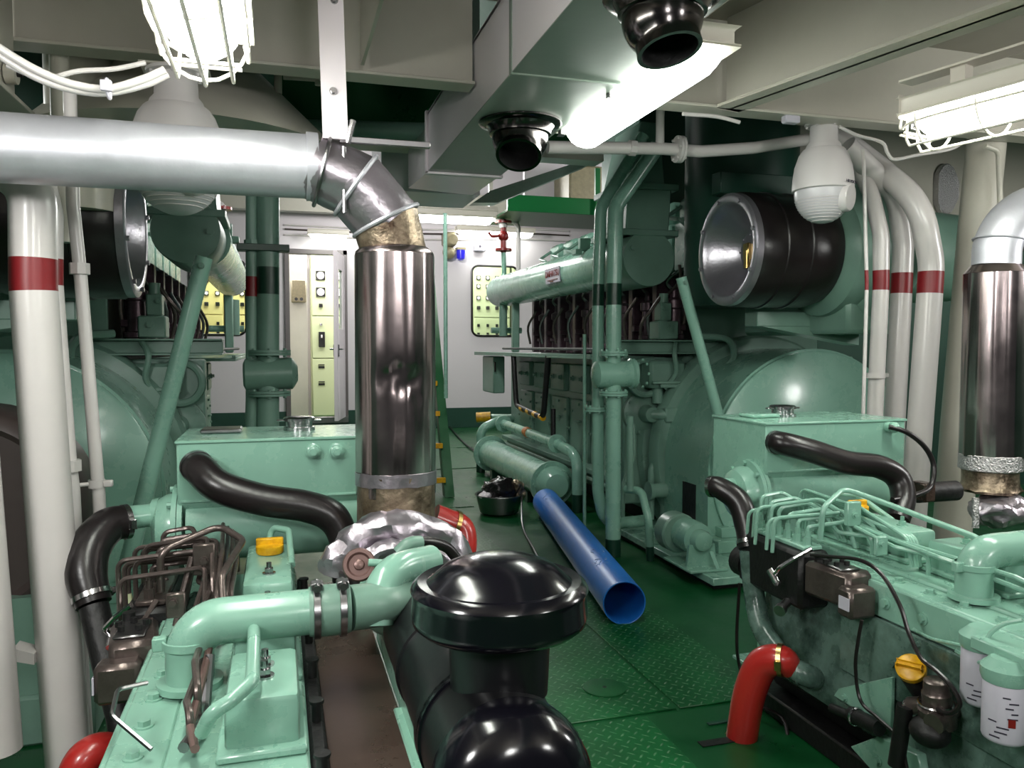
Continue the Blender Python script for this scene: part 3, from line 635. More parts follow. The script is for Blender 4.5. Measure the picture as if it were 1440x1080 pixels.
    pm = MINT if R else GUN
    for k in range(6):
        yk = 2.33-.05*k
        e.part('delivery_valve', B(pm).cyl((px, yk, .64), (px, yk, .665), .013, n=6).cyl((px, yk, .665), (px, yk, .685), .009), pump)
        yh = (2.25, 2.0, 1.78, 1.64, 1.42, 1.35)[k]; lift = .745-.010*k; xo = X(-.235+.016*k)
        pts = [(px, yk, .68), (px, yk, lift), (xo+.03, yk-.01, lift+.012), (xo+.06, yk-.09-.02*k, lift-.02)]
        if k < 5: pts += [(xo+.05, yh+.08, .665+.006*k), (X(-.11), yh, .672), (X(-.11), yh, .615)]
        else: pts += [(xo+.03, yh+.05, .66), (X(-.115), yh, .66), (X(-.115), yh, .61)]
        e.part('fuel_pipe', B(pm).tube(fillet(pts, .022, 5), .0065, 8))
    e.part('pipe_clamp', B(pm).bb(X(-.175), X(-.125), 2.03, 2.05, .70, .775, .003).bolt((X(-.15), 2.03, .735), (0, -1, 0), .008, .01))
    e.part('pipe_clamp', B(pm).bb(X(-.215), X(-.175), 1.86, 1.875, .655, .71, .003).bolt((X(-.2), 1.86, .69), (0, -1, 0), .008, .01))
    e.part('return_pipe', B(pm).tube(fillet([(px+.03, 2.06, .66), (px+.03, 2.05, .76), (X(-.12), 2.12, .80), (X(-.06), 2.05, .775), (X(-.02), 1.7, .73) if R else (X(-.10), 1.86, .74), (X(-.09), 1.62 if R else 1.8, .65)], .035, 6), .0085, 10))
    e.part('breather_pipe', B(MINT).tube(fillet([(X(.0), 2.3, .69), (X(.0), 2.32, .745), (X(.05), 2.26, .745), (X(.055), 2.1, .69)], .03, 6), .009, 10))
    gv = e.part('governor', B(GUN).box((px-.01, 1.93, .565), (.10, .17, .10), .012, (V((1, .15, 0)).normalized(), V((-.15, 1, 0)).normalized(), V((0, 0, 1)))).use(STEEL).bb(px-.045, px+.02, 1.87, 1.98, .615, .622, .003))
    e.part('governor_screw', B(DARK).bolts((px-.015, 1.93, .622), (0, 0, 1), .03, 5, .008, .012).cyl((px-.03, 1.985, .60), (px-.03, 1.985, .64), .014), gv)
    e.part('governor_cover', B(GUN).bb(px-.07, px+.02, 1.80, 1.86, .50, .585, .01).use(PAPER).bb(px-.073, px-.069, 1.805, 1.845, .525, .56, 0), gv)
    e.part('stop_lever', B(CHR).tube(fillet([(px-.09, 2.12, .54), (px-.10, 2.08, .575), (px-.07, 2.05, .61), (px-.03, 2.02, .645)], .02, 4), .007, 8).cyl((px-.09, 2.1, .52), (px-.09, 2.14, .55), .013), pump)
    e.part('priming_knob', B(STEEL).cyl((px-.055, 2.1, .46), (px-.09, 2.08, .45), .014).cyl((px-.09, 2.08, .45), (px-.105, 2.07, .445), .018), pump)
    # thin pipes by the intake
    e.part('drain_pipe', B(MINT).tube(fillet([V((dx, 0, 0))+q_ for q_ in (at(357, 862, Z=.70), at(357, 900, Z=.725), at(355, 958, Z=.725), at(325, 985, Z=.712), at(297, 1003, Z=.70), at(284, 1030, Z=.66))], .025, 5), .0115, 12))
    rr = random.Random(11)
    for k in range(9 if not R else 6):
        y_a = 2.34-.035*k; z_a = .70+.012*(k % 4); xa = px-.04+rr.uniform(-.03, .02); xb = X(-.13)+rr.uniform(-.03, .02)
        e.part('cross_pipe', B(pm).tube(fillet([(xa, y_a, .60), (xa, y_a-.01, z_a), (xb, y_a-.03-rr.uniform(0, .05), z_a+.02), (xb+.01, y_a-.16, z_a-.01), (xb+.015, y_a-.2, .63)], .025, 4), .006, 8))
    for k in range(4):
        e.part('clip_pipe', B(STEEL if k == 1 and not R else pm).tube(fillet([(X(-.125)+.012*k, 2.34, .62), (X(-.125)+.012*k, 2.33, .765-.01*k), (X(-.11)+.011*k, 2.05, .75-.01*k), (X(-.11)+.01*k, 1.86, .70), (X(-.11)+.01*k, 1.84, .62)], .03, 4), .0058, 8))
    if R:
        tb = e.part('turbocharger', B(MINT).torus((X(.33), 1.62, .70), (0, 1, 0), .07, .04, 32, 14).cyl((X(.33), 1.68, .70), (X(.33), 1.52, .70), .065, n=28))
        e.part('turbo_inlet', B(MINT).tube(fillet([(X(.16), 1.6, .728), (X(.25), 1.6, .728), (X(.32), 1.62, .72)], .04), .046, 20), tb)
    if not R:
        e.part('loop_pipe', B(STEEL).tube(fillet([(X(-.2), 1.5, .66), (X(-.24), 1.46, .67), (X(-.235), 1.38, .66), (X(-.17), 1.33, .62)], .02, 4), .004, 6).tube(fillet([(X(-.1), 1.55, .68), (X(-.105), 1.5, .60), (X(-.1), 1.38, .63), (X(-.12), 1.3, .63)], .02, 4), .009, 8))
        e.part('copper_pipe', B(PINK).tube(fillet([(X(-.1), 1.63, .70), (X(-.108), 1.5, .66), (X(-.115), 1.35, .64), (X(-.1), 1.27, .64)], .02, 4), .007, 8))
        for k in range(5):
            yk = 2.3-.06*k
            e.part('bent_pipe', B(GUN).tube(fillet([(px+.02, yk, .64), (px-.02-.01*k, yk-.06, .60-.02*k), (px+.02, yk-.16, .53-.012*k), (px+.06, yk-.12, .55), (px+.08, yk-.02, .66), (px+.1, yk, .74)], .03, 5), .0075, 8))
        e.part('front_cover', B(MINT).bb(X(-.2), X(.06), 1.02, 1.24, .5, .575, .01).bolts((X(-.14), 1.18, .575), (0, 0, 1), .02, 1, .018, .02).cyl((X(.0), 1.2, .575), (X(.0), 1.2, .6), .022).cyl((X(-.12), 1.16, .575), (X(-.12), 1.16, .595), .03).cyl((X(.06), 1.19, .56), (X(.06), 1.19, .61), .02))
    return e
aL = aux_engine(-.03, 'L'); aR = aux_engine(1.84, 'R')
XR = lambda w: 1.84+w
# starboard engine: lift pump with yellow cap, cartridge filters, cables
c = at(1282, 942, X=1.535)
g = aR.part('oil_filler', B(DARK).cyl(c+V((.03, -.005, -.06)), c+V((-.005, .012, -.004)), .026, n=18))
ax_ = V((-.62, -.38, .68)).normalized()
aR.part('yellow_cap', B(YEL).lathe(c, ax_, [(-.004, .03), (.0, .036), (.016, .036), (.02, .03)], 26).box(c+ax_*.024, (.058, .012, .016), .003, (frame(ax_)[0], frame(ax_)[1], ax_)), g, 'round yellow filler cap')
c = at(1318, 985, X=1.53)
lp = aR.part('lift_pump', B(GUN).lathe(c+V((0, 0, -.01)), (-.1, 0, 1), [(-.06, .02), (-.05, .042), (-.01, .045), (.0, .034), (.03, .034), (.035, .03), (.06, .028), (.065, .02)], 20).cyl(c+V((.05, 0, -.03)), c+V((-.04, -.03, -.04)), .024).cyl(c+V((0, .04, -.03)), c+V((-.01, .075, -.045)), .022))
aR.part('pump_bulb', B(DARK).sphere(c+V((-.02, .0, -.075)), .045, (1, 1.1, .8)).cyl(c+V((-.03, .07, -.04)), c+V((-.04, .085, -.2)), .02), lp)
aR.part('pump_clip', B(CHR).torus(c+V((-.006, .0, -.006)), (-.1, 0, 1), .038, .004, 24, 6).torus(c+V((-.01, .072, -.05)), (-.1, .8, -.3), .024, .004, 20, 6), lp)
def cartridge(x, y, z, label):
    p = aR.part('filter_cartridge', B(PAPER).lathe((x, y, z), (0, 0, 1), [(0, .035), (.006, .043), (.012, .045), (.125, .045), (.13, .043)], 30), None, label)
    aR.part('filter_head', B(MINT).lathe((x, y, z+.131), (0, 0, 1), [(0, .046), (.012, .05), (.03, .05), (.04, .04), (.05, .03)], 26), p)
    d = V((-.75, -.65, 0)).normalized(); n = V((-d.y, d.x, 0)); b = B(INK)
    rr = random.Random(5)
    for i in range(9):
        a = -.9+.12*i+rr.random()*.8; zz = z+.02+.011*i; dd = d*math.cos(a)+n*math.sin(a); nn = V((-dd.y, dd.x, 0))
        b.box(V((x, y, zz))+dd*.0452, (.012+.012*rr.random(), .0006, .003), 0, (nn, dd, V((0, 0, 1))))
    aR.part('printing', b, p)
    b = B(REDV); dd = (d*.95+n*.3).normalized(); nn = V((-dd.y, dd.x, 0)); b.box(V((x, y, z+.055))+dd*.0455, (.014, .0006, .018), 0, (nn, dd, V((0, 0, 1))))
    aR.part('red_mark', b, p)
c = at(1412, 1040, X=1.5); cartridge(c.x, c.y, c.z, 'front white spin-on filter with red mark')
c = at(1396, 1003, X=1.55); cartridge(c.x+.02, c.y+.05, c.z, 'rear white spin-on filter partly hidden')
aR.part('filter_bracket', B(MINT).bb(1.50, 1.6, 1.24, 1.42, .565, .595, .004).bb(1.54, 1.59, 1.28, 1.38, .52, .565, .004))
aR.part('leak_off_pipe', B(MINT).tube(smooth([at(1285, 885, X=1.57), at(1310, 898, X=1.56), at(1340, 905, X=1.55), at(1372, 912, X=1.55), at(1385, 905, X=1.57)], 5), .0045, 8).tube(smooth([at(1345, 916, X=1.56), at(1372, 930, X=1.54), at(1395, 934, X=1.52), at(1410, 945, X=1.51)], 5), .0055, 8).tube(smooth([at(1410, 945, X=1.52), at(1390, 915, X=1.52), at(1390, 895, X=1.53), at(1410, 878, X=1.55), at(1438, 872, X=1.57)], 5), .005, 8))
c = at(1222, 1020, X=1.535)
st = aR.part('drain_cock', B(DARK).cyl(c+V((0, -.04, .01)), c+V((0, .07, 0)), .022, n=16).cyl(c+V((-.01, .07, 0)), c+V((-.02, .13, -.005)), .013, n=12))
aR.part('cock_clip', B(CHR).torus(c+V((0, .05, .002)), (0, 1, 0), .024, .004, 20, 6), st)
aR.part('lower_bracket', B(MINT).prism([at(1195, 1050, X=1.55), at(1235, 1035, X=1.55), at(1290, 1062, X=1.55), at(1300, 1100, X=1.55), at(1240, 1100, X=1.55)], (.03, 0, 0), .003).bolt(at(1235, 1070, X=1.548), (-1, 0, 0), .009, .01))
def cable(name, pts, r, label, m=RUB, n=7, group=None):
    return single(name, B(m).tube(smooth(pts, 7), r, n), label, name.replace('_', ' ').split()[-1], group)
def PX(X_, *pp): return [at(a, b, X=X_) for a, b in pp]
cable('black_cable', PX(1.50, (1140, 780), (1170, 783), (1210, 788), (1240, 808), (1265, 850), (1278, 890), (1295, 925), (1315, 942), (1338, 965), (1350, 990), (1335, 1003), (1318, 997)), .0055, 'black cable arching from the grey governor down to the black lift pump')
cable('black_cable', PX(1.50, (1212, 872), (1206, 905), (1203, 940), (1210, 985), (1235, 1010), (1265, 1040), (1275, 1080)), .005, 'black cable hanging from the grey governor box down the oily block')
cable('black_cable', [at(1040, 820, Y=2.5), at(1036, 900, Y=2.5), at(1042, 945, Y=2.5), at(1060, 985, Y=2.3), at(1100, 1010, Y=2.2), at(1110, 1050, Y=2.15)], .006, 'black cable down the left side of the hose under the right header tank')
# ---------------------------------------------------------------- header tanks
def header_tank(x0, x1, side):
    lab = {'L': 'mint green header tank with two side plugs on the left auxiliary engine', 'R': 'mint green header tank with thin overflow hose on the right auxiliary engine'}[side]
    t = Thing('header_tank', lab, 'tank', ((x0+x1)/2, 2.6, .6), 'header tanks')
    y0, y1, zt = 2.44, 2.80, .977
    t.part('shell', B(MINT).prism([(x0, y0, .80), (x0, y0, zt), (x0, y1, zt), (x0, y1, .72), (x0, y0+.08, .72)], (x1-x0, 0, 0), .006))
    t.part('top_seam', B(MINT).bb(x0-.004, x1+.004, y0-.005, y1+.004, zt-.004, zt+.005, .002))
    cy = t.part('cooler_barrel', B(MINT).cyl((x0+.02, 2.54, .715), (x1-.01, 2.54, .715), .105, n=36))
    t.part('weld_lip', B(MINT).bb(x0+.01, x1-.01, y0-.003, y0+.03, .803, .81, .001), cy)
    f = t.part('end_flange', B(MINT).cyl((x0+.012, 2.54, .715), (x0-.002, 2.54, .715), .125, n=36).cyl((x0-.004, 2.54, .715), (x0-.018, 2.54, .715), .125, n=36).lathe((x0-.018, 2.54, .715), (-1, 0, 0), [(0, .10), (.02, .098), (.045, .085), (.06, .05)], 32).bolts((x0-.018, 2.54, .715), (-1, 0, 0), .113, 8, .009, .012))
    t.part('stand', B(MINT).bb(x0+.08, x0+.14, 2.5, 2.6, .06, .62, .004).bb(x1-.14, x1-.08, 2.5, 2.6, .06, .62, .004).bb(x0+.0, x1-.0, 2.46, 2.64, .061, .075, .003))
    t.part('cover_plate', B(STEEL if side == 'L' else MINT).bb(x0+.05, x0+.17, 2.6, 2.70, zt+.006, zt+.02, .004))
    cx = x0+.345 if side == 'L' else x0+.22; cyy = 2.66
    k = t.part('filler_cap', B(CHR).lathe((cx, cyy, zt+.004), (0, 0, 1), [(0, .05), (.012, .05), (.013, .042), (.03, .042), (.031, .05), (.04, .05), (.044, .044), (.046, .02)], 30))
    t.part('cap_ear', B(CHR).bb(cx-.07, cx+.07, cyy-.012, cyy+.012, zt+.034, zt+.04, .002), k)
    if side == 'L':
        for q in (440, 473):
            c = at(q, 634, Y=y0)
            t.part('plug', B(MINT).lathe(c, (0, -1, 0), [(0, .024), (.006, .024), (.007, .019), (.022, .018), (.024, .014)], 18).cyl(c+V((0, -.024, 0)), c+V((0, -.036, 0)), .011, n=6))
    else:
        c = at(1248, 600, Y=y0)
        t.part('vent_fitting', B(MINT).cyl(c, c+V((0, -.025, 0)), .02).sphere(c+V((.004, -.03, 0)), .02))
    return t
tkL = header_tank(-.285, .315, 'L'); tkR = header_tank(1.65, 2.25, 'R')
tkL.part('inlet_stub', B(MINT).cyl((-.345, 2.54, .755), (-.435, 2.50, .757), .034).lathe((-.345, 2.54, .755), (-1, .1, 0), [(0, .05), (.02, .045), (.025, .034)], 20))
tkR.part('inlet_stub', B(MINT).cyl((1.59, 2.54, .74), (1.49, 2.50, .752), .032))
# ---------------------------------------------------------------- rubber hoses
def clamp(t, c, d, r, par, w_=.012, m=CHR):
    x, y = frame(V(d)); c = V(c)
    t.part('hose_clamp', B(m).lathe(c, d, [(-w_/2, r+.0005), (-w_/2, r+.004), (w_/2, r+.004), (w_/2, r+.0005)], 26, (False, False)).box(c+x*(r+.007)*(1 if x.z > 0 else -1), (.024, .014, .012), .002, (y, V(d).normalized(), x)), par)
def hose(pts, r, label, clamps=(), m=RUB, name='rubber_hose', group='coolant hoses', cm=CHR, rs=None):
    P = smooth(pts, 8); t = Thing(name, label, 'hose', (sum(p.x for p in P)/len(P), sum(p.y for p in P)/len(P), min(p.z for p in P)), group)
    n = len(P)
    if rs:
        k = len(rs)-1; rr = []
        for i in range(n): q = i/(n-1)*k; j = min(int(q), k-1); rr.append(rs[j]+(rs[j+1]-rs[j])*(q-j))
    else: rr = [r]*n
    h = t.part('hose_body', B(m).tube(P, rr, 22))
    for q in clamps:
        i = min(n-2, max(1, int(q*(n-1)))); clamp(t, P[i], P[i+1]-P[i-1], rr[i], h, .014, cm)
    return t
hose([at(180, 733, Y=2.5), at(152, 740, Y=2.47), at(128, 768, Y=2.42), at(121, 805, Y=2.38), at(132, 850, Y=2.34)], .05, 'black rubber hose elbow curving from the left header tank flange past the white pipes', (.06, .94), rs=(.046, .052, .055, .054, .045))
single('coolant_pipe', B(DARK).tube([at(132, 852, Y=2.34), at(150, 930, Y=2.28), at(172, 1010, Y=2.2), at(180, 1080, Y=2.15)], .037, 20), 'dark coolant pipe running down from the left black hose elbow', 'pipe')
hose([at(276, 655, Y=2.435), at(283, 662, Y=2.40), at(310, 685, Y=2.36), at(370, 703, Y=2.34), at(430, 712, Y=2.33), at(468, 728, Y=2.32), at(484, 765, Y=2.3), at(487, 830, Y=2.26)], .044, 'black rubber hose across the front of the left header tank', (.03,), rs=(.042, .046, .046, .045, .045, .046, .04, .038), cm=STEEL)
hose([at(1000, 684, Y=2.5), at(1012, 686, Y=2.47), at(1038, 705, Y=2.42), at(1050, 738, Y=2.38), at(1054, 772, Y=2.34)], .04, 'black rubber hose elbow curving down from the domed end of the right header tank', (.05, .95), rs=(.034, .038, .042, .042, .036))
single('coolant_pipe', B(OILY).tube(smooth([at(1054, 773, Y=2.34), at(1060, 830, Y=2.32), at(1070, 880, Y=2.27), at(1092, 915, Y=2.18)], 6), .034, 20), 'oily coolant pipe running down from the right black hose elbow', 'pipe')
hose([at(1090, 622, Y=2.435), at(1102, 624, Y=2.40), at(1140, 634, Y=2.37), at(1190, 650, Y=2.35), at(1235, 656, Y=2.34), at(1262, 672, Y=2.33), at(1270, 700, Y=2.3), at(1262, 732, Y=2.26)], .04, 'black rubber hose across the front of the right header tank', (.03,), rs=(.038, .041, .042, .042, .042, .043, .042, .04), cm=STEEL)
hose([at(1112, 938, X=1.5), at(1098, 928, X=1.47), at(1072, 935, X=1.44), at(1054, 975, X=1.42), at(1044, 1030, X=1.41), at(1038, 1072, X=1.41)], .05, 'red rubber hose with brass clamp at the foot of the right auxiliary engine', (.22, .86), REDH, 'red_hose', 'red cooling hoses', BRASS, rs=(.038, .046, .05, .05, .049, .046))
single('elbow_fitting', B(OILY).tube(smooth([at(1108, 936, X=1.5), at(1135, 950, X=1.53), at(1150, 955, X=1.6)], 5), .034, 18).torus(at(1122, 944, X=1.515), (.7, -.6, 0), .036, .006, 24, 8), 'oily elbow fitting with clamp at the upper end of the right red hose', 'pipe fitting')
single('pipe_stub', B(DARK).cyl(at(1038, 1073, X=1.41), V((at(1036, 1105, X=1.41).x, at(1036, 1105, X=1.41).y, 0)), .042), 'dark pipe stub in the floor under the right red hose', 'pipe')
hose([at(105, 1130, Y=2.1), at(112, 1080, Y=2.1), at(135, 1058, Y=2.12), at(165, 1062, Y=2.14), at(180, 1085, Y=2.16)], .045, 'red rubber hose bend at the bottom left, below the white pipes', (), REDH, 'red_hose', 'red cooling hoses', BRASS)
hose([at(610, 728, Y=2.5), at(628, 735, Y=2.5), at(648, 745, Y=2.5), at(650, 775, Y=2.48), at(636, 815, Y=2.45), at(605, 850, Y=2.4), at(560, 870, Y=2.35)], .045, 'red rubber hose with brass clamp beside the crumpled foil', (.25,), REDH, 'red_hose', 'red cooling hoses', BRASS)
cable('overflow_hose', [at(1250, 600, Y=2.41), at(1275, 608, Y=2.38), at(1300, 628, Y=2.37), at(1313, 655, Y=2.36), at(1308, 685, Y=2.34), at(1285, 697, Y=2.3), at(1255, 703, Y=2.27)], .0095, 'thin black overflow hose arching over the right end of the right header tank', RUB, 10)
# ---------------------------------------------------------------- black air cleaner
t = Thing('air_cleaner', 'large black air cleaner with mushroom cap in the centre foreground', 'air cleaner', (.29, 1.35, .5))
bx, bz = .303, .645
t.part('body', B(BLKM).lathe((bx, 1.72, bz), (0, -1, 0), [(0, .07), (.02, .09), (.05, .099), (.25, .099), (.252, .103), (.27, .103), (.272, .099), (.5, .101), (.502, .108), (.53, .108), (.535, .104), (.66, .106)], 48))
t.part('end_cap', B(BLK).lathe((bx, 1.06, bz), (0, -1, 0), [(0, .112), (.02, .114), (.05, .110), (.075, .096), (.09, .07), (.097, .04)], 48))
t.part('neck', B(BLKM).cyl((.320, 1.165, .72), (.322, 1.17, .83), .075, .08, n=36))
mc = (.322, 1.17, .825)
cap = t.part('mushroom_cap', B(BLK).lathe(mc, (0, 0, 1), [(-.004, .10), (-.002, .125), (.006, .134), (.016, .136), (.045, .134), (.055, .137), (.062, .134), (.068, .126), (.066, .112), (.072, .104), (.088, .085), (.098, .06), (.104, .03)], 64))
t.part('clamp_band', B(BLK).lathe((bx, 1.2, bz), (0, -1, 0), [(0, .102), (.001, .108), (.018, .108), (.019, .102)], 48, (False, False)))
t.part('bracket', B(MINT).bb(.20, .225, 1.1, 1.5, .50, .56, .004).bb(.2, .34, 1.3, 1.36, .49, .53, .004))
# turbocharger group behind it
t = Thing('turbocharger', 'mint green turbocharger elbow between the intake coupling and the black air cleaner', 'turbocharger', (.26, 1.85, .56))
hs = t.part('compressor', B(MINT).torus((.255, 1.80, .68), (0, 1, 0), .06, .034, 32, 14).cyl((.255, 1.84, .68), (.255, 1.74, .68), .06, n=28))
t.part('inlet_elbow', B(MINT).tube(smooth([at(530, 880, Y=1.60), at(532, 838, Y=1.62), at(556, 802, Y=1.66), at(606, 788, Y=1.74)], 6), .034, 20))
t.part('outlet', B(MINTD).tube(smooth([V((.13, 1.6, .728)), V((.2, 1.62, .725)), V((.25, 1.7, .71))], 5), .045, 20))
t.part('oil_pipe', B(MINT).tube(fillet([at(518, 791, Y=1.68), at(545, 792, Y=1.68), at(556, 812, Y=1.68), at(552, 832, Y=1.68), at(544, 845, Y=1.69)], .03, 6), .008, 10))
c = at(505, 794, Y=1.72)
t.part('wastegate_disc', B(PINK).lathe(c, V((-.15, -.9, .35)), [(-.04, .02), (-.03, .034), (0, .036), (.005, .033), (.005, .026), (-.002, .022), (-.002, .012), (.004, .010), (.006, .004)], 32), None, 'brown pressed steel disc')
t.part('black_sleeve', B(RUB).tube(smooth([at(566, 770, Y=1.8), at(590, 762, Y=1.82), at(625, 768, Y=1.85), at(642, 785, Y=1.86)], 5), .013, 12))
t.part('mint_sleeve', B(MINTD).tube(smooth([at(560, 778, Y=1.8), at(575, 765, Y=1.8), at(592, 763, Y=1.81)], 5), .016, 12))
# crumpled foil
def blob(c, r, seed, amp, m, scl=9.):
    b = B(m).sphere(c, 1., r, 40, 24)
    return b.crumple(amp, scl, seed)
t = Thing('foil_wrapping', 'crumpled aluminium foil wrapped round the exhaust outlet at the foot of the left lagged pipe', 'foil wrapping', at(560, 790, Y=2.0))
def arcpts(pp, Y_): return [at(a, b_, Y=Y_) for a, b_ in pp]
t.part('outer_wrap', B(FOIL).tube(smooth(arcpts([(474, 806), (486, 774), (518, 750), (560, 742), (600, 748), (637, 770), (652, 804)], 2.0), 5), .04, 16).crumple(.015, 14, 3.).crumple(.006, 42, 1.), None, None, 24)
t.part('inner_wrap', B(FOIL).tube(smooth(arcpts([(500, 808), (530, 782), (560, 776), (600, 772), (640, 796)], 1.95), 6), .028, 14).crumple(.012, 17, 8.).crumple(.005, 45, 4.), None, 'inner fold of foil', 24)
t.part('scorched_core', blob(V((.29, 2.07, .70)), (.12, .08, .09), 5., .012, BURN, 12.))
# ================================================================ LAGGED EXHAUSTS
def dented(o, z1, r, seed, m, n=64, rows=46, dent=None):
    b = B(m); o = V(o); H = z1-o.z; rings = []
    for i in range(rows+1):
        z = o.z+H*i/rows; row = []
        for k in range(n):
            a = 2*PI*k/n; q = V((math.cos(a)*2.4, math.sin(a)*2.4, z*.7+seed)); rr = r+.004*mnoise.noise(q*1.3)+.003*mnoise.noise(V((math.cos(a)*6.5, math.sin(a)*6.5, z*1.3+seed)))
            if dent:
                for da, dz, wa, wz, dp in dent:
                    d2 = ((math.atan2(math.sin(a-da), math.cos(a-da)))/wa)**2+((z-dz)/wz)**2
                    rr -= dp*math.exp(-d2)*(1+.8*mnoise.noise(V((a*9, z*40, seed))))
            row.append(b.bm.verts.new((o.x+rr*math.cos(a), o.y+rr*math.sin(a), z)))
        rings.append(row)
    for p_, q_ in zip(rings, rings[1:]):
        for k in range(n): b._f((p_[k], p_[(k+1) % n], q_[(k+1) % n], q_[k]))
    b._f(rings[0][::-1]); b._f(rings[-1])
    return b
YC = 2.2
t = Thing('lagged_exhaust', 'exhaust pipe clad in dented mirror steel, its silver elbow leading off to the left', 'exhaust pipe', (.308, YC, .72), 'lagged exhausts')
t.part('steel_cladding', dented((.308, YC, .845), 1.50, .108, 1.3, CLAD, dent=[(-1.5, 1.16, .5, .035, .006), (-1.15, 1.13, .25, .06, .004), (-1.85, 1.18, .3, .03, .004)]))
t.part('cladding_shoulder', B(CLAD).lathe((.308, YC, 1.501), (0, 0, 1), [(0, .108), (.008, .106), (.02, .092)], 40, (False, True)))
t.part('lower_foil', dented((.308, YC, .76), .90, .1095, 4.2, BURN, rows=14), None, 'scorched torn foil band')
t.part('lower_rim', B(CHR).torus((.308, YC, .758), (0, 0, 1), .108, .004, 48, 8))
t.part('foil_strip', B(FOIL).lathe((.308, YC, .872), (0, .03, 1), [(0, .1105), (.001, .1125), (.035, .112), (.036, .1105)], 48, (False, False)).crumple(.0025, 40, 2.))
Z0 = 1.727; R0 = .083
E0 = V((.10, YC, Z0)); E1 = V((.205, YC, 1.685)); E2 = V((.285, YC, 1.595)); E3 = V((.308, YC, 1.50))
def sleeve(a, b_, r, m, rings=8, over=.012, amp=.003, seed=0.): return B(m).tube(seg(V(a)-(V(b_)-V(a)).normalized()*over, V(b_)+(V(b_)-V(a)).normalized()*over, rings), r, 40).crumple(amp, 22, seed)
el = t.part('elbow_foil', sleeve(E0, E1, .088, FOIL, seed=1.)); t.part('elbow_foil', sleeve(E1, E2, .092, FOIL, seed=5.)); t.part('elbow_foil', sleeve(E2, E3, .09, BURN, seed=9.))
for c, d in ((E1, (E1-E0).normalized()+(E2-E1).normalized()), (E2, (E2-E1).normalized()+(E3-E2).normalized())):
    t.part('seam_bead', B(SILV).torus(c, d, .096, .006, 40, 8))
t.part('silver_run', B(SILV).tube(seg((-3.4, YC, Z0), (.09, YC, Z0), 14), R0, 48).crumple(.0015, 9, 2.))
t.part('joint_band', B(SILV).lathe((.075, YC, Z0), (1, 0, 0), [(0, .084), (.001, .089), (.03, .088), (.031, .084)], 44, (False, False)))
# starboard
c = at(1397, 500, Y=2.45)
t = Thing('lagged_exhaust', 'exhaust pipe clad in shiny mirror steel at the right edge', 'exhaust pipe', (c.x, 2.45, .74), 'lagged exhausts')
zt = at(1402, 385, Y=2.45).z; zb = at(1402, 640, Y=2.45).z
t.part('steel_cladding', dented((c.x, 2.45, zb), zt, .112, 7.7, CLAD))
t.part('cladding_shoulder', B(CLAD).lathe((c.x, 2.45, zt+.001), (0, 0, 1), [(0, .112), (.03, .09), (.035, .07)], 20, (False, True)))
t.part('silver_elbow', B(SILV).tube(smooth([(c.x, 2.45, zt+.03), (c.x+.01, 2.45, zt+.12), (c.x+.07, 2.44, zt+.21), (c.x+.2, 2.42, zt+.27), (c.x+.6, 2.36, zt+.32)], 6), .085, 40))
t.part('elbow_band', B(SILV).torus((c.x+.008, 2.45, zt+.13), (.12, 0, 1), .087, .004, 40, 8))
t.part('tape_band', B(FOILW).lathe((c.x, 2.45, zb-.055), (0, 0, 1), [(0, .108), (.004, .113), (.06, .1135), (.063, .11)], 48, (True, True)).crumple(.0015, 60, 1.))
t.part('scorched_base', B(BURN).lathe((c.x, 2.45, zb-.14), (0, 0, 1), [(0, .105), (.01, .112), (.03, .10), (.085, .098)], 44).crumple(.004, 40, 3.))
t = Thing('foil_wrapping', 'foil covered exhaust outlet at the foot of the right lagged pipe', 'foil wrapping', at(1400, 740, Y=2.35))
t.part('foil_cover', B(FOIL).sphere(at(1408, 718, Y=2.38), 1., (.125, .10, .062), 36, 22).crumple(.014, 16, 6.).crumple(.006, 42, 2.), None, None, 24)
t.part('foil_tape', B(FOILW).tube(seg(at(1372, 700, Y=2.27), at(1372, 742, Y=2.27), 4), .012, 12).crumple(.002, 50, 1.))
c = at(1308, 692, Y=2.42)
single('exhaust_coupling', B(DARK).cyl(c+V((-.06, 0, .0)), c+V((.12, .0, .0)), .038).use(BROWN).bb(c.x-.06, c.x-.01, 2.38, 2.46, c.z-.03, c.z+.04, .006), 'dark rusty coupling between the right header tank and the foil', 'coupling')
# ================================================================ PAINTED PIPES
def pipe(pts, r, label, bands=(), base=WHITE, name='white_pipe', group=None, fl=(), n=24, rad=None, cat='pipe', ground=True):
    pts = [V(p) for p in pts]
    if ground and .02 < pts[-1].z < .64 and pts[-1].z < pts[-2].z-.05:
        d_ = (pts[-1]-pts[-2]).normalized(); pts[-1] = pts[-1]+d_*((pts[-1].z-.003)/-d_.z)
    P = fillet(pts, rad or r*2.6, 8); zs = [q for b_ in bands for q in b_[:2]]; P = cutpts(P, zs)
    fn = banded(None, None, bands, base)
    if not fl: return single(name, B(base).tube(P, r, n, matfn=fn if bands else None), label, cat, group)
    t = Thing(name, label, cat, (P[-1].x, P[-1].y, min(p.z for p in P)), group)
    t.part('run', B(base).tube(P, r, n, matfn=fn if bands else None))
    for kind, c, d, rr in fl:
        if kind == 'flange': t.part('flange', B(base).flange(c, d, rr, .014, 6))
        elif kind == 'clamp': t.part('clamp', B(base).lathe(c, d, [(-.012, rr+.001), (-.012, rr+.005), (.012, rr+.005), (.012, rr+.001)], 24, (False, False)).box(V(c)+V((rr+.014, -.006, 0)), (.026, .02, .02), .003))
        elif kind == 'coupling': t.part('coupling', B(base).cyl(V(c)-V(d)*.016, V(c)+V(d)*.016, rr, n=8))
    return t
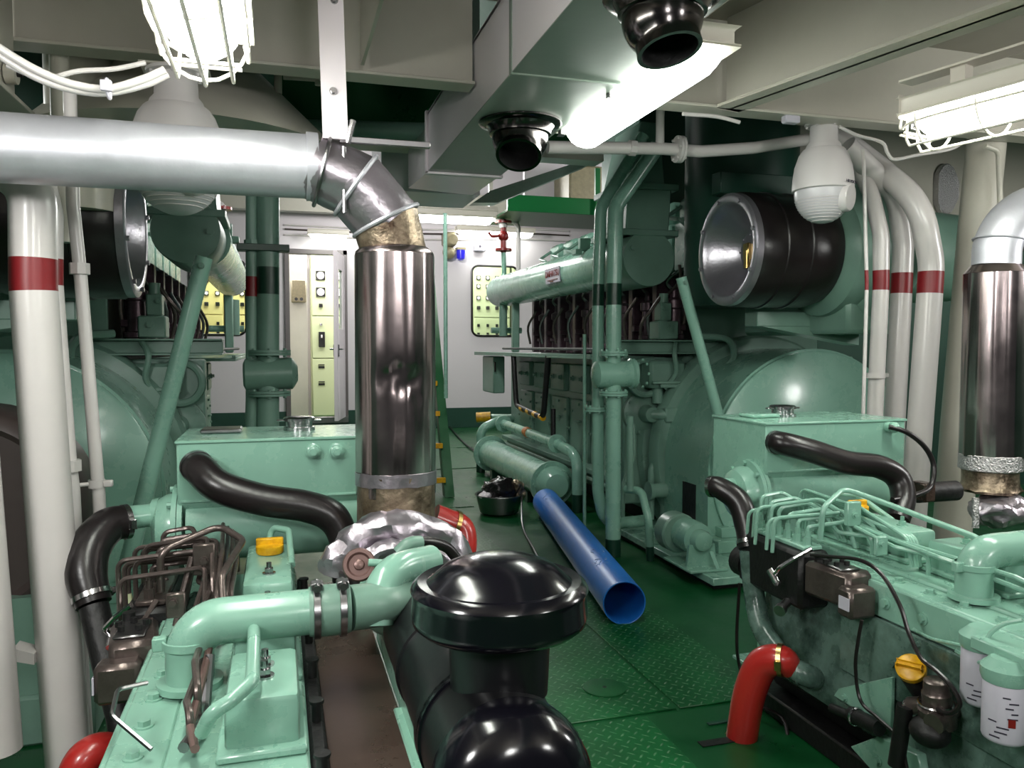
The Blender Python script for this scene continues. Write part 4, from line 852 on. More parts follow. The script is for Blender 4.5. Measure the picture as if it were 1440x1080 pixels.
# port side
zb0, zb1 = at(55, 410, Y=2.4).z, at(55, 364, Y=2.4).z
pipe([(-3.0, 2.5, at(60, 262, Y=2.4).z+.12), at(70, 205, Y=2.42), at(46, 290, Y=2.4), at(47, 400, Y=2.4), at(70, 700, Y=2.4), at(97, 1090, Y=2.4)], .058, 'thick white pipe with a dark red band at the left, nearer of the pair', ((zb0, zb1, RED),), rad=.14) if False else None
pipe([at(-90, 235, Y=2.46), at(46, 238, Y=2.4), at(47, 400, Y=2.4), at(68, 700, Y=2.4), at(98, 1090, Y=2.4)], .0575, 'thick white pipe with a dark red band at the left, nearer of the touching pair', ((zb0, zb1, RED),), rad=.1)
pipe([at(56, 230, Y=2.56), at(72, 300, Y=2.55), at(72, 400, Y=2.55), at(92, 660, Y=2.55), at(96, 690, Y=2.55), at(112, 1000, Y=2.55), at(115, 1040, Y=2.55)], .031, 'thinner white pipe peeping out behind the thick red-banded pipe at the left', ((at(72, 402, Y=2.55).z, at(72, 364, Y=2.55).z, RED),), fl=(('coupling', at(92, 655, Y=2.55), (0, 0, 1), .042),))
pipe([at(98, 120, Y=2.6), at(103, 290, Y=2.6), at(113, 385, Y=2.6), at(139, 695, Y=2.6), at(142, 760, Y=2.6)], .018, 'slim white leaning pipe with coupling, beside the black hose elbow', (), name='white_conduit', fl=(('coupling', at(112, 378, Y=2.6), (0, 0, 1), .028), ('clamp', at(136, 680, Y=2.6), (0, 0, 1), .018)), n=14)
single('pipe_bracket', B(WHITE).cyl(at(100, 683, Y=2.57), at(133, 680, Y=2.6), .006, n=8), 'small white strut tying the slim leaning pipe to the white pipe', 'bracket')
pipe([at(-75, 150, Y=2.25), at(-42, 560, Y=2.25), at(-18, 850, Y=2.25), at(-1, 1056, Y=2.25)], .052, 'white pipe cut by the left edge of the picture, ending above the floor', (), name='white_pipe', ground=False)
# starboard
def rb(x, y0_, y1_, Y_): return ((at(x, y1_, Y=Y_).z, at(x, y0_, Y=Y_).z, RED),)
pipe([at(1206, 232, Y=3.2), at(1226, 275, Y=3.1), at(1239, 330, Y=3.06), at(1239, 400, Y=3.06), at(1229, 610, Y=3.06), at(1226, 800, Y=3.06)], .036, 'slimmest of three white pipes with red bands behind the right header tank', rb(1231, 380, 408, 3.06), group='red banded pipes', rad=.25, fl=(('clamp', at(1231, 528, Y=3.06), (0, 0, 1), .038),))
pipe([at(1190, 205, Y=3.13), at(1262, 275, Y=3.13), at(1270, 345, Y=3.13), at(1268, 400, Y=3.13), at(1257, 610, Y=3.13), at(1250, 800, Y=3.13)], .048, 'middle of three white pipes with red bands behind the right header tank', rb(1267, 384, 413, 3.13), group='red banded pipes', rad=.2)
pipe([at(1150, 172, Y=3.32), at(1222, 226, Y=3.2), at(1294, 285, Y=2.97), at(1310, 370, Y=2.97), at(1307, 420, Y=2.97), at(1290, 650, Y=2.97), at(1280, 800, Y=2.97)], .055, 'thickest of three white pipes with red bands, bending up to the left', rb(1308, 382, 413, 2.97), group='red banded pipes', rad=.32)
pipe([at(1214, 210, Y=2.95), at(1219, 400, Y=2.95), at(1211, 680, Y=2.95)], .0085, 'thin white conduit left of the three red-banded pipes', rb(1219, 380, 408, 2.95), name='white_conduit', n=10)
pipe([at(1388, 190, Y=3.05), at(1374, 330, Y=3.05), at(1350, 600, Y=3.05), at(1335, 800, Y=3.05)], .085, 'broad cream column left of the right lagged exhaust', (), base=BEAM, name='cream_column', cat='column')
pipe([at(1385, 205, Y=2.9), at(1404, 212, Y=2.9), at(1407, 300, Y=2.9), at(1398, 420, Y=2.95)], .012, 'thin cream conduit curving down the broad cream column', (), base=BEAM, name='cream_conduit', n=10)
# white crosswise pipe with flange
zc = at(955, 210, Y=3.4).z
t = pipe([at(770, 207, Y=3.4), at(930, 209, Y=3.4), at(985, 213, Y=3.4), at(1060, 208, Y=3.38), at(1135, 196, Y=3.34)], .028, 'white crosswise pipe with flange and tee beside the lamp in mid picture', (), name='white_crosspipe', rad=.2,
     fl=(('flange', at(955, 210, Y=3.4), (1, -.03, 0), .062), ('coupling', at(889, 208, Y=3.4), (1, 0, 0), .036)))
t.part('tee_branch', B(WHITE).cyl(at(928, 209, Y=3.4), at(929, 120, Y=3.4), .02))
# green risers of the starboard and port engines
DK = lambda x, y0_, y1_, Y_: (at(x, y1_, Y=Y_).z, at(x, y0_, Y=Y_).z, DKMINT)
t = pipe([at(905, 190, Y=4.46), at(845, 292, Y=4.5), at(841, 420, Y=4.5), at(841, 690, Y=4.5), at(850, 738, Y=4.5), at(905, 732, Y=4.55)], .036, 'left one of the twin mint risers right of the aisle, with a dark green band', (DK(841, 400, 430, 4.5),), base=MINT, name='mint_riser', group='mint risers', rad=.14, fl=(('flange', at(838, 575, Y=4.5), (0, 0, 1), .07),))
t = pipe([at(925, 205, Y=4.33), at(866, 290, Y=4.36), at(863, 420, Y=4.36), at(862, 783, Y=4.36)], .046, 'right one of the twin mint risers right of the aisle, carrying a strainer body', (DK(863, 399, 429, 4.36), (-.1, at(862, 757, Y=4.36).z, DKMINT)), base=MINT, name='mint_riser', group='mint risers', rad=.14,
     fl=(('flange', at(863, 497, Y=4.36), (0, 0, 1), .085), ('flange', at(863, 553, Y=4.36), (0, 0, 1), .085)))
c0, c1 = at(836, 527, Y=4.36), at(898, 525, Y=4.36)
t.part('strainer_body', B(MINT).lathe(c0, c1-c0, [(-.012, .03), (0, .06), (.01, .078), (.22, .078), (.23, .09), (.25, .09)], 30).bolts(c1+V((.02, 0, 0)), (1, 0, 0), .08, 8, .009, .012))
pipe([at(886, 585, Y=4.3), at(886, 690, Y=4.3)], .02, 'short mint standpipe beside the twin risers', (), base=MINTD, ground=False, name='mint_standpipe', n=14)
pipe([at(822, 470, Y=4.7), at(822, 690, Y=4.7)], .011, 'slim mint conduit left of the twin risers', (), base=MINT, name='mint_conduit', n=10)
pipe([at(880, 688, Y=4.4), at(902, 690, Y=4.3), at(912, 730, Y=4.2), at(916, 812, Y=4.2)], .024, 'bent mint drain pipe with dark foot in front of the right main engine', ((-.1, at(914, 768, Y=4.2).z, DKMINT),), base=MINT, name='mint_drain_pipe', n=14)
Yp = 4.45
t = pipe([at(354, 120, Y=Yp), at(354, 560, Y=Yp), at(352, 640, Y=Yp)], .031, 'slimmer mint riser with a red band left of the doorway', ((at(354, 417, Y=Yp).z, at(354, 389, Y=Yp).z, RED),), base=MINTD, name='mint_riser', group='port mint risers', fl=(('coupling', at(354, 342, Y=Yp), (0, 0, 1), .04),))
t = pipe([at(377, 120, Y=Yp), at(377, 560, Y=Yp), at(376, 690, Y=Yp)], .058, 'thicker mint riser with a dark green band and strainer left of the doorway', (DK(377, 376, 414, Yp),), base=MINTD, name='mint_riser', group='port mint risers', fl=(('flange', at(379, 496, Y=Yp), (0, 0, 1), .11), ('flange', at(379, 553, Y=Yp), (0, 0, 1), .11)))
c0, c1 = at(342, 527, Y=Yp), at(409, 525, Y=Yp)
t.part('strainer_body', B(MINTD).lathe(c0, c1-c0, [(0, .06), (.012, .085), (.25, .085), (.262, .07), (.28, .04)], 30))
t.part('pipe_strap', B(DKMINT).bb(c0.x-.02, c1.x+.0, Yp-.07, Yp+.02, at(377, 350, Y=Yp).z-.018, at(377, 350, Y=Yp).z+.018, .003))
# leaning struts of the main engines
def strut(a, b_, r, label): 
    t = Thing('strut', label, 'strut', b_, 'leaning struts')
    t.part('tube', B(MINT).cyl(a, b_, r, n=16)); t.part('end_bolt', B(MINTD).bolt(V(b_)+(V(a)-V(b_))*.03+V((0, -r, 0)), (0, -1, 0), .01, .01)); t.part('end_bolt', B(MINTD).bolt(V(b_)+(V(a)-V(b_))*.97+V((0, -r, 0)), (0, -1, 0), .01, .01))
strut(at(958, 390, Y=3.95), at(1028, 650, Y=3.95), .03, 'leaning mint strut in front of the right main generator')
strut(at(287, 362, Y=3.6), at(178, 800, Y=3.6), .036, 'leaning mint strut in front of the left main generator')
# ---------------------------------------------------------------- cooler and its pipes by the right engine
t = Thing('oil_cooler', 'mint green horizontal cooler barrel on the floor along the right main engine', 'cooler', (2.0, 6.7, 0))
cz = .20
t.part('barrel', B(MINT).lathe((2.0, 7.55, cz), (0, -1, 0), [(0, .135), (1.75, .135)], 36))
t.part('end_flange', B(MINT).flange((2.0, 5.75, cz), (0, 1, 0), .175, .016, 10, 36)); t.part('end_flange', B(MINT).flange((2.0, 7.58, cz), (0, 1, 0), .175, .016, 10, 36))
t.part('end_cover', B(MINT).lathe((2.0, 5.73, cz), (0, -1, 0), [(0, .14), (.05, .13), (.1, .09), (.11, .03)], 30)); t.part('end_cover', B(MINT).lathe((2.0, 7.6, cz), (0, 1, 0), [(0, .14), (.05, .13), (.1, .09)], 30))
for y in (6.1, 7.2): t.part('saddle', B(DKMINT).bb(1.9, 2.1, y-.04, y+.04, .0, .09, .003))
pipe([at(676, 665, Y=7.7), at(676, 603, Y=7.7), at(700, 592, Y=7.7), at(718, 590, Y=7.9)], .045, 'mint elbow pipe rising from the floor at the far end of the cooler', ((-.1, at(676, 630, Y=7.7).z, DKMINT),), base=MINT, name='mint_elbow_pipe', n=16, rad=.12)
b = MB()
t = pipe([at(708, 596, Y=7.4), at(780, 622, Y=6.0), at(812, 640, Y=5.6), at(812, 720, Y=5.6)], .042, 'mint pipe with orange ring above the cooler, bending down to the floor', ((-.1, at(812, 695, Y=5.6).z, DKMINT),), base=MINT, name='mint_bypass_pipe', n=18, rad=.14, fl=(('flange', at(708, 596, Y=7.4), (0, 1, 0), .08), ('flange', at(783, 624, Y=5.95), (0, 1, -.1), .075)))
m0, m1 = at(740, 607, Y=6.72), at(744, 609, Y=6.62)
t.part('orange_ring', B(ORANGE).cyl(m0, m1, .045))
t.part('valve_spindle', B(DARK).cyl(at(778, 615, Y=6.0), at(778, 575, Y=6.0), .02))
pipe([at(672, 588, Y=8.6), at(760, 590, Y=8.2)], .05, 'short mint pipe with yellow end beyond the cooler', (), base=MINT, name='mint_stub_pipe', n=16)
single('yellow_end_cap', B(YEL).cyl(at(670, 587, Y=8.5), at(690, 586, Y=8.45), .055), 'yellow fitting on the short mint pipe beyond the cooler', 'fitting')
# curved black grab rail with yellow stripes
pts = fillet([at(722, 500, X=2.05), at(726, 570, X=2.05), at(764, 588, X=2.05), at(771, 500, X=2.05)], .09, 8)
t = Thing('grab_rail', 'black U-shaped rail with yellow stripes hanging under the engine shelf', 'rail', at(745, 585, X=2.05))
t.part('rail_tube', B(DARK).tube(pts, .024, 12))
for k in range(4): p_ = at(733+9*k, 574+4*k, X=2.05); t.part('yellow_stripe', B(YEL).cyl(p_, p_+(at(737+9*k, 576+4*k, X=2.05)-p_)*.9, .026, n=12))
c = at(696, 525, X=2.15)
single('gauge_box', B(MINTD).bb(2.08, 2.2, c.y-.2, c.y+.25, .78, 1.155, .01).use(DARK).bb(2.085, 2.1, c.y-.23, c.y-.2, 1.0, 1.1, .003), 'mint gauge box at the far end of the right main engine', 'box')
# ---------------------------------------------------------------- small motor pump on the base plate
t = Thing('motor_pump', 'small mint motor pump at the foot of the right generator', 'pump', at(972, 805, Y=3.88))
c = at(990, 762, Y=3.72)
t.part('motor', B(MINT).lathe(c, (0, 1, 0), [(-.01, .03), (0, .05), (.02, .058), (.05, .058), (.06, .085), (.09, .09), (.24, .09), (.26, .07)], 32))
t.part('motor_stand', B(MINT).prism([(c.x-.075, c.y+.02, c.z-.02), (c.x+.075, c.y+.02, c.z-.02), (c.x+.09, c.y+.02, .072), (c.x-.09, c.y+.02, .072)], (0, .02, 0)).bb(c.x-.11, c.x+.11, c.y-.06, c.y+.25, .071, .085, .003).prism([(c.x+.04, c.y+.01, c.z-.06), (c.x+.06, c.y+.01, c.z-.06), (c.x+.06, c.y-.06, .086), (c.x+.04, c.y-.06, .086)], (.008, .01, 0)))
t.part('fan_cowl', B(MINTD).lathe(c+V((-.03, .3, .0)), (0, 1, 0), [(-.1, .10), (-.09, .11), (.0, .11), (.02, .09)], 32))
# ================================================================ LOOSE THINGS
a, b_ = at(878, 848, Z=.1), at(768, 706, Z=.1)
d = (b_-a).normalized(); L_ = (b_-a).length
t = Thing('plastic_pipe', 'big blue plastic pipe lying on the green floor', 'pipe', (a.x, a.y, 0))
r_ = .099
t.part('pipe_wall', B(BLUE).lathe(a, d, [(0, r_-.006), (-.002, r_-.002), (0, r_), (L_*.25, r_), (L_*.5, r_), (L_*.75, r_), (L_, r_), (L_, r_-.006), (L_*.5, r_-.006), (.02, r_-.006), (0, r_-.006)], 44, (False, False)))
x_, y_ = frame(d); up_ = V((0, 0, 1))
def onpipe(u, ang): 
    s_ = d.cross(up_).normalized(); n_ = up_*math.cos(ang)+s_*math.sin(ang); return a+d*u+n_*(r_+.0004), n_
b = B(BLUED); rr = random.Random(3)
for u0, a0, cnt in ((.35, -.25, 9), (.5, -.1, 5), (L_-.28, -.35, 10)):
    for k in range(cnt):
        p0, n0 = onpipe(u0+rr.uniform(-.07, .07), a0+rr.uniform(-.4, .4)); p1, _ = onpipe((p0-a).dot(d)+rr.uniform(-.05, .05), a0+rr.uniform(-.35, .35))
        if (p1-p0).length > .01: b.tube([p0, (p0+p1)/2+n0*.001, p1], .002, 4)
t.part('scratches', b)
# bowl of rags
c = at(702, 722, Z=0)
t = Thing('metal_bowl', 'dull metal bowl on the aisle floor at the end of the blue pipe', 'bowl', c)
t.part('bowl', B(STEEL).lathe(c+V((0, 0, .007)), (0, 0, 1), [(0, .13), (.01, .145), (.09, .165), (.135, .172), (.14, .185), (.145, .183), (.14, .168), (.02, .14), (.018, .01)], 44, (True, True)))
bg = blob(c+V((.01, .0, .17)), (.14, .14, .10), 2., .035, BAG, 11.)
single('bin_bag', bg, 'crumpled black plastic bag heaped in the metal bowl', 'bag')
single('rag', blob(c+V((.13, -.04, .17)), (.06, .06, .075), 8., .03, BURN, 16.), 'stained brown and yellow rag at the right of the black bag', 'rag')
single('rag', blob(c+V((-.12, -.05, .15)), (.05, .05, .03), 12., .016, LILAC, 16.), 'pale cloth at the left rim of the metal bowl', 'rag')
cable('electric_cable', [c+V((.14, -.12, .15)), at(735, 740, Z=.02), at(752, 775, Z=.02), at(765, 805, Z=.02), at(775, 850, Z=.02)], .008, 'black cord trailing from the metal bowl along the blue pipe')
cable('black_cable', [at(632, 600, Z=.02), at(655, 625, Z=.02), at(680, 640, Z=.02)], .012, 'black cable lying on the floor before the far bulkhead')
# ladder
t = Thing('steep_ladder', 'dark green steep ladder with yellow tread edges right of the lagged exhaust', 'ladder', (1.3, 6.4, 0))
l0, l1 = at(631, 700, Y=6.4), at(612, 480, Y=7.6)
l0.z = .012
dirL = (l1-l0)
t.part('stringer', B(GREEN).prism([l0+V((-.03, 0, 0)), l0+V((.05, 0, 0)), l0+dirL*1.6+V((.05, 0, 0)), l0+dirL*1.6+V((-.03, 0, 0))], (0, .1, 0)))
off = V((-.62, 0, 0))
t.part('stringer', B(GREEN).prism([l0+off+V((-.03, 0, 0)), l0+off+V((.05, 0, 0)), l0+off+dirL*1.6+V((.05, 0, 0)), l0+off+dirL*1.6+V((-.03, 0, 0))], (0, .1, 0)))
for k in range(8):
    q = l0+dirL*(.10+.2*k)
    tr = t.part('tread', B(GREEN).bb(q.x-.62, q.x-.03, q.y-.02, q.y+.14, q.z, q.z+.012, .002))
    t.part('tread_edge', B(YEL).bb(q.x-.64, q.x-.02, q.y-.045, q.y-.02, q.z-.022, q.z+.022, .003), tr)
pipe([at(626, 300, Y=6.9), at(627, 560, Y=6.9)], .018, 'slim pale green post beside the steep ladder', (), base=MINT, name='mint_post', n=10, cat='post')
# ================================================================ OVERHEAD THINGS
def dome_camera(c, r, label, textm=None):
    t = Thing('dome_camera', label, 'camera', c, 'ceiling dome cameras'); c = V(c)
    t.part('shroud', B(CAMW).lathe(c, (0, 0, 1), [(-.004, r*.93), (0, r), (.012, r), (.05, r*.985), (.10, r*.93), (.15, r*.80), (.17, r*.70), (.175, r*.66)], 48))
    t.part('collar', B(CAMW).lathe(c+V((0, 0, .175)), (0, 0, 1), [(0, r*.60), (.02, r*.55), (.035, r*.46), (.10, r*.44), (.102, r*.62), (.112, r*.62)], 32).bolts(c+V((0, 0, .277)), (0, 0, -1), r*.54, 6, .006, .01))
    h = t.part('head', B(CAML).sphere(c+V((0, 0, -.012)), 1., (r*.92, r*.92, r*1.02), 40, 24))
    for sx in (1,):
        t.part('lens_window', B(CAMW).lathe(c+V((r*.30, -r*.55, -.04)), V((.5, -.85, -.12)), [(0, r*.48), (r*.26, r*.47), (r*.33, r*.42), (r*.35, r*.3)], 32), h)
    b = B(CAMW)
    for k in range(9): b.torus(c+V((0, 0, -.045-.011*k)), (0, 0, 1), r*.92*math.sqrt(max(.05, 1-((.033+.011*k)/(r*1.02))**2))+.0008, .0016, 40, 5)
    t.part('cooling_ribs', b, h)
    return t
c = at(1157, 268, Y=2.98)
dc = dome_camera((c.x, c.y, c.z), .128, 'grey white dome camera hanging in front of the white pipes at the right')
text_part('maker_name', dc, None, 'HIKVISION', .018, .0006, INK, c+V((.05, -.1215, .018)), (.93, .37, 0), (0, 0, 1))
single('camera_bracket', B(BEAM).cyl(V((c.x, c.y, c.z+.289)), V((c.x, c.y, 2.556)), .035, n=16).bb(c.x-.1, c.x+.1, c.y-.06, c.y+.06, c.z+.289, c.z+.297, .002), 'cream mount of the dome camera at the right', 'bracket')
c2 = at(250, 232, Y=2.72)
dome_camera((c2.x, c2.y, c2.z), .142, 'grey dome camera half hidden behind the silver exhaust run at the left')
single('camera_bracket', B(BEAM).cyl(V((c2.x, c2.y, c2.z+.289)), V((c2.x, c2.y, 2.556)), .035, n=16).bb(c2.x-.1, c2.x+.1, c2.y-.06, c2.y+.06, c2.z+.289, c2.z+.297, .002), 'cream mount of the dome camera at the left', 'bracket')
single('ventilator_trunk', B(BEAM).lathe((c2.x-.05, 3.6, 2.06), (0, 0, 1), [(0, .62), (.03, .60), (.42, .20), (.55, .18), (1.0, .18)], 48), 'cream cone-shaped ventilator trunk behind the left dome camera', 'ventilator')
cc = at(112, 150, Y=3.3)
single('cream_pillar', B(BEAM).cyl(V((cc.x, 3.3, 1.75)), V((cc.x, 3.3, 3.6)), .115, n=32), 'brownish cream vertical duct left of the cone-shaped ventilator', 'duct')
cc = at(85, 150, Y=3.0)
single('cream_conduit', B(BEAM).cyl(V((cc.x, 3.0, 1.6)), V((cc.x, 3.0, 2.6)), .03, n=16), 'slim cream conduit left of the brownish vertical duct', 'conduit')
# hanger of the silver run
h0, h1 = at(472, 195, Y=2.13), at(458, -60, Y=2.13)
t = Thing('pipe_hanger', 'white flat hanger bar holding the silver exhaust run at its elbow', 'hanger', h0)
t.part('bar', B(LILAC).prism([h0+V((-.032, 0, 0)), h0+V((.032, 0, 0)), V((h1.x+.032, h1.y, 2.555)), V((h1.x-.032, h1.y, 2.555))], (0, .012, 0)))
t.part('strap', B(STEEL).cyl(h0+V((.02, -.004, -.02)), h0+V((.02, -.004, -.19)), .006, n=8).torus((.118, YC, Z0-.006), (1, 0, -.25), .096, .006, 36, 8))
t.part('hanger_bolt', B(CHR).bolt(h0+V((.0, -.002, .35)), (0, -1, 0), .007, .008).bolt(h0+V((-.005, -.002, .12)), (0, -1, 0), .007, .008).cyl(h0+V((.03, 0, -.01)), h0+V((.045, 0, .05)), .008, n=8))
single('wire_bracket', B(STEEL).bb(h0.x+.01, h0.x+.25, 2.14, 2.155, h0.z-.005, h0.z+.012, .002), 'thin bright bracket bar running right from the hanger to the duct', 'bracket')
# cable bundle top left
def PY(Y_, *pp): return [at(a, b_, Y=Y_) for a, b_ in pp]
cable('white_cable', PY(2.05, (-40, 40), (0, 68), (50, 98), (100, 118), (150, 125), (200, 112), (232, 98)), .0095, 'upper white cable of the bundle sagging at the top left', WHITE, 10, 'white cables at the top left')
cable('white_cable', PY(2.06, (-40, 52), (0, 78), (50, 108), (100, 125), (150, 130), (205, 118), (236, 104)), .0095, 'lower white cable of the bundle sagging at the top left', WHITE, 10, 'white cables at the top left')
cable('white_cable', PY(2.12, (10, 92), (60, 110), (110, 100), (160, 97), (205, 88)), .006, 'thin white cable passing behind the sagging bundle at the top left', WHITE, 8, 'white cables at the top left')
cc = at(152, 125, Y=2.03)
single('cable_tie', B(PAPER).torus(cc+V((0, 0, .0)), (1, 0, .1), .021, .004, 20, 6).bb(cc.x-.012, cc.x+.012, cc.y-.03, cc.y-.018, cc.z-.012, cc.z+.012, .002), 'pale clip binding the sagging white cables at the top left', 'cable tie')
cable('white_cable', PY(2.88, (960, 160), (1000, 163), (1018, 166), (1040, 172)), .008, 'white cable ending in a tie beside the end of the girder', WHITE, 8)
cable('white_cable', PY(2.8, (1180, 178), (1205, 190), (1240, 200), (1248, 215), (1258, 224), (1290, 218), (1335, 210), (1355, 200)), .007, 'kinked white cable running right from the dome camera to the lamp', WHITE, 8)
cc = at(1112, 166, Y=2.88)
single('junction_block', B(PAPER).box(cc, (.07, .04, .045), .006), 'small white block under the deck beam left of the right dome camera', 'junction box')
# switch on the port beam
cc = at(8, 103, X=-.77)
single('light_switch', B(BEAM).cyl(cc, cc+V((.03, 0, 0)), .03, n=20).use(DARK).cyl(cc+V((.03, 0, 0)), cc+V((.045, 0, 0)), .008), 'round cream switch on the beam at the upper left', 'switch')
# foil patch on the cream casing
pp = at(1327, 267, Y=4.24)
oval = [V((pp.x+.085*math.cos(2*PI*k/40)*(1+.12*math.cos(6*PI*k/40)), 4.205, pp.z+.165*math.sin(2*PI*k/40))) for k in range(40)]
b = B(FOILW).prism(oval, (0, .044, 0), .008)
single('foil_patch', b, 'oval foil insulation patch on the cream casing at the right', 'insulation')
pp = at(1213, 290, Y=3.5)
single('foil_pad', B(FOILW).box(pp, (.09, .03, .13), .012, None, 2).crumple(.004, 40, 1.), 'small foil pad between the right dome camera and the white pipes', 'insulation')
# silver casing behind the red banded pipes
# green crosswise pipes behind the silver run
single('green_pipe', B(MINTD).tube(fillet([at(372, 20, Y=4.3), at(376, 150, Y=4.3), at(402, 181, Y=4.3), at(606, 186, Y=4.3)], .18, 8), .05, 18), 'grey green pipe curving down behind the hanger bar', 'pipe')
t = Thing('vent_pipe', 'short grey green crosswise pipe with hanging bolt ends at the upper left', 'pipe', at(430, 105, Y=3.4))
t.part('run', B(BEAM).cyl(at(398, 104, Y=3.4), at(462, 108, Y=3.4), .022)); t.part('dropper', B(BEAM).cyl(at(391, 100, Y=3.4), at(391, 132, Y=3.4), .016)); t.part('dropper', B(BEAM).cyl(at(447, 96, Y=3.4), at(447, 120, Y=3.4), .012))
cc = at(405, 158, Y=5.3)
single('wooden_block', B(ORANGE).bb(cc.x-.12, cc.x+.1, 5.3, 5.4, cc.z-.05, cc.z+.04, .01), 'orange wooden block seen through the gap at the upper left', 'block')
cc = at(830, 250, Y=7.9)
single('cream_locker', B(BEIGE).bb(2.9, 3.7, 7.8, 8.3, gz+.0, gz+.5, .02), 'beige casing on the green platform beyond the lamp', 'locker')
single('pale_duct_end', B(LILAC).bb(.62, 1.25, 5.0, 5.5, 2.22, 4.295, .004), 'pale lilac duct box hanging beyond the end of the air duct', 'duct')
single('sloping_light_shade', B(STEEL).prism([at(665, 285, Y=5.1), at(690, 268, Y=5.1), at(800, 232, Y=4.9), at(828, 222, Y=4.9), at(828, 232, Y=4.9), at(700, 285, Y=5.1)], (0, .12, 0)), 'folded steel cable tray slanting beyond the round air nozzle', 'cable tray')
# ---------------------------------------------------------------- far bulkhead fittings
def valve(x, y, Y_, label):
    c = at(x, y, Y=Y_); t = Thing('fire_valve', label, 'valve', c, 'red valves on the overhead pipes')
    t.part('body', B(REDV).sphere(c, .055, (1, 1, 1), 18, 12).cyl(c+V((0, 0, -.17)), c+V((0, 0, .17)), .03, n=14))
    t.part('flange', B(REDV).cyl(c+V((0, 0, .13)), c+V((0, 0, .155)), .085)); t.part('flange', B(REDV).cyl(c+V((0, 0, -.155)), c+V((0, 0, -.13)), .085))
    t.part('handle', B(REDV).tube(smooth([c+V((-.05, -.02, .0)), c+V((-.13, -.03, -.01)), c+V((-.17, -.03, .03))], 5), .014, 8))
    return t
valve(708, 332, 8.0, 'red valve hanging from the white pipe above the right window')
pipe([at(625, 303, Y=8.0), at(690, 304, Y=8.0), at(707, 312, Y=8.0), at(708, 320, Y=8.0)], .04, 'white overhead pipe turning down to the red valve above the right window', (), name='white_branch_pipe', rad=.12, n=14)
pipe([at(708, 350, Y=8.0), at(709, 385, Y=8.0), at(703, 400, Y=8.0)], .025, 'pale green pipe dropping from the red valve to the main engine', (), base=MINT, name='mint_drop_pipe', n=12)
pipe([at(718, 310, Y=8.2), at(729, 316, Y=8.2), at(729, 385, Y=8.2)], .025, 'white drop pipe beside the red valve above the right window', (), name='white_drop_pipe', n=12, rad=.1)
valve(313, 316, 7.6, 'red valve left of the port risers under the silver exhaust run')
pipe([at(312, 330, Y=7.6), at(312, 395, Y=7.6)], .04, 'mint drop pipe below the red valve at the left', (), base=MINT, name='mint_drop_pipe', n=12)
pipe([at(292, 285, Y=7.6), at(312, 287, Y=7.6), at(313, 303, Y=7.6)], .035, 'white pipe turning down into the red valve at the left', (), name='white_branch_pipe', n=12, rad=.08)
c = at(630, 343, Y=12.0)
t = Thing('alarm_horn', 'beige alarm horn on the white bulkhead right of the lagged exhaust', 'horn', (c.x, 12.0, c.z-.25))
t.part('horn_body', B(BEIGE).bb(c.x-.1, c.x+.1, 11.82, 12.03, c.z-.05, c.z+.16, .03).lathe((c.x+.03, 11.82, c.z+.04), (0, -1, 0), [(0, .05), (.06, .075), (.05, .03)], 18))
t.part('horn_bell', B(BEIGE).sphere((c.x, 11.93, c.z-.14), .1, (1, .9, 1), 20, 12))
c = at(647, 357, Y=12.0)
single('blue_beacon', B(BLULENS).lathe((c.x, 11.95, c.z-.1), (0, 0, 1), [(0, .03), (.02, .06), (.1, .065), (.15, .065)], 20).use(BEIGE).bb(c.x-.07, c.x+.07, 11.9, 12.03, c.z+.051, c.z+.09, .004), 'blue beacon lamp beside the beige alarm horn', 'beacon')
c = at(674, 347, Y=12.0)
single('junction_box', B(PAPER).bb(c.x-.09, c.x+.09, 11.95, 12.04, c.z-.07, c.z+.08, .01).use(INK).cyl((c.x, 11.945, c.z), (c.x, 11.95, c.z), .02), 'white junction box on the bulkhead left of the red valve', 'junction box')
for k, yy in enumerate((322, 328, 336)):
    cable('bulkhead_cable', [at(400, yy-6, Y=12.02), at(480, yy-2, Y=12.02), at(560, yy, Y=12.02), at(640, yy+1, Y=12.02), at(720, yy, Y=12.02), at(800, yy+3, Y=12.02)], .012, ('topmost', 'middle', 'lowest')[k]+' of the cables strung along the top of the white bulkhead', GREY if k == 1 else WHITE, 8, 'bulkhead cables')
c = at(413, 380, Y=12.9)
single('relay_box', B(BEIGE).bb(.2, .42, 12.95, 13.05, 1.95, 2.3, .01).use(BLKP).cyl((.27, 12.945, 2.0), (.27, 12.95, 2.0), .025).cyl((.35, 12.945, 2.0), (.35, 12.95, 2.0), .025), 'beige relay box seen at the left inside the open doorway', 'relay box')
struct('trim_13', B(BEAM).bb(.12, .44, 13.05, 13.12, 0, 3.1, .003))
# ---------------------------------------------------------------- port lower corner
c = at(15, 720, Y=2.9)
t = Thing('fan_drum', 'dark brown grey drum of a machine at the left edge behind the white pipes', 'machine', (c.x-.12, 3.0, 0))
t.part('drum', B(GREY).lathe((c.x-.12, 3.1, c.z), (0, -1, 0), [(0, .33), (.02, .345), (.26, .345), (.28, .33), (.29, .3), (.27, .28), (.26, .05)], 56))
t.part('pedestal', B(MINTD).bb(c.x-.5, c.x+.26, 2.76, 3.2, .0, .16, .01).prism([(c.x-.4, 2.78, .16), (c.x+.2, 2.78, .16), (c.x+.1, 2.78, c.z-.25), (c.x-.3, 2.78, c.z-.25)], (0, .3, 0)))
c = at(34, 925, Y=2.3)
single('angle_iron', B(WHITE).prism([at(18, 912, Y=2.35), at(48, 920, Y=2.35), at(48, 935, Y=2.35), at(18, 930, Y=2.35)], (0, .06, 0)), 'short pale angle iron between the white pipes at the lower left', 'bracket')
c = at(175, 870, Y=2.6)
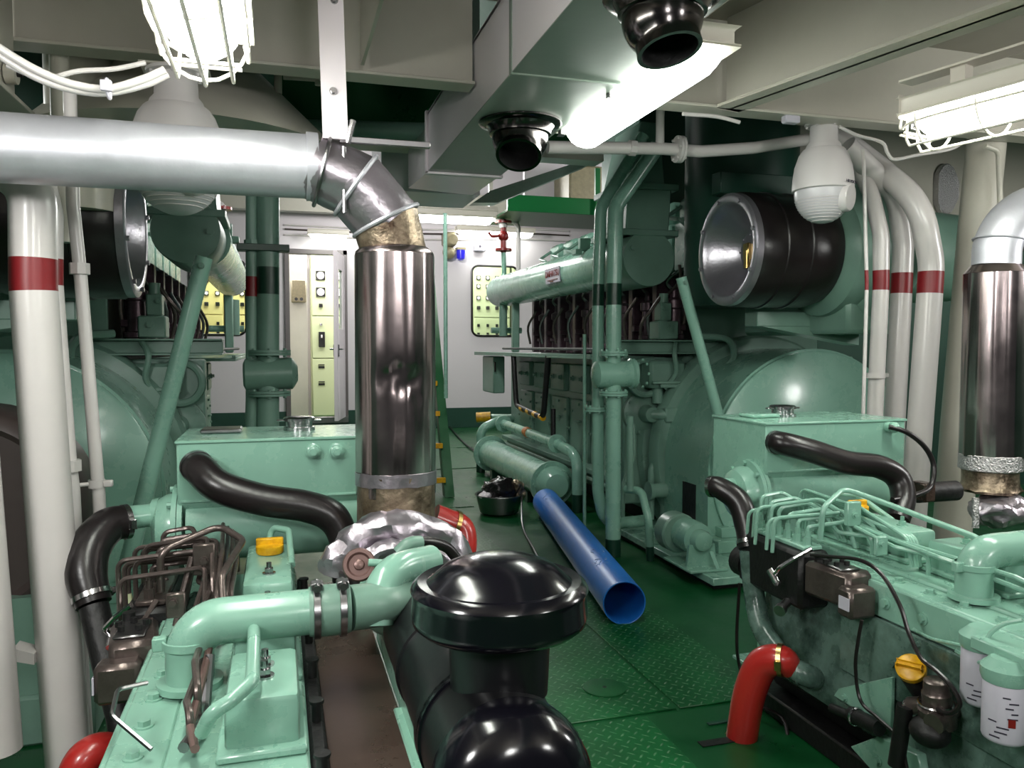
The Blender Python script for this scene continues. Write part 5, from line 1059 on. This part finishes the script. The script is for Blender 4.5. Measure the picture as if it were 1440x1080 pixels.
single('dipstick_tube', B(CREAMP).tube(smooth([at(178, 835, Y=2.2), at(190, 880, Y=2.2), at(196, 930, Y=2.2), at(200, 980, Y=2.2)], 5), .012, 10), 'pale yellow tube behind the bent fuel pipes of the left engine', 'tube')
LIGHTS += [('fill_light_aft', (.3, -1.0, 1.95), .2, 42), ('fill_light_quarter', (2.3, -.9, 1.95), .2, 38), ('fill_light_port', (-1.3, .5, 1.8), .2, 55), ('fill_light_starboard', (4.3, 1.6, 1.9), .2, 45),  # unseen fill lights, added to brighten the deckhead, duct and back walls
           ('fill_light_port_fore', (-2.6, 5.4, 2.6), .2, 60), ('fill_light_mid', (.9, 5.6, 3.0), .2, 70), ('fill_light_fore', (1.6, 9.6, 3.1), .2, 110), ('fill_light_starboard_fore', (4.6, 6.2, 2.9), .2, 70)]
# ---------------------------------------------------------------- camera, light, view
cam = bpy.data.cameras.new('camera'); co = bpy.data.objects.new('camera', cam); C.objects.link(co)
co.location = CAMP; co.rotation_euler = (PI/2-PITCH, 0, -YAW)
cam.sensor_width = 36.; cam.lens = F_PX/1440*36.; cam.clip_start = .02; cam.clip_end = 60
bpy.context.scene.camera = co
w = bpy.data.worlds.new('world'); bpy.context.scene.world = w; w.use_nodes = True
w.node_tree.nodes['Background'].inputs[0].default_value = (.5,.55,.55,1); w.node_tree.nodes['Background'].inputs[1].default_value = .05
def area(name, loc, size, power, rot=(0,0,0), col=(1,1,.97)):
    l = bpy.data.lights.new(name, 'AREA'); l.shape = 'RECTANGLE'; l.size, l.size_y = size; l.energy = power; l.color = col
    o = bpy.data.objects.new(name, l); C.objects.link(o); o.location = loc; o.rotation_euler = rot
    return o
for n_, loc, s_, p_ in LIGHTS:
    if isinstance(s_, tuple): area(n_, loc, s_, p_)
    else:
        l = bpy.data.lights.new(n_, 'POINT'); l.energy = p_; l.shadow_soft_size = s_; l.color = (1, 1, .97)
        o = bpy.data.objects.new(n_, l); C.objects.link(o); o.location = loc
vs = bpy.context.scene.view_settings
bpy.context.scene.display_settings.display_device = 'sRGB'
vs.view_transform = 'Standard'; vs.look = 'None'; vs.gamma = 1; vs.exposure = EXPOSURE; vs.use_curve_mapping = False
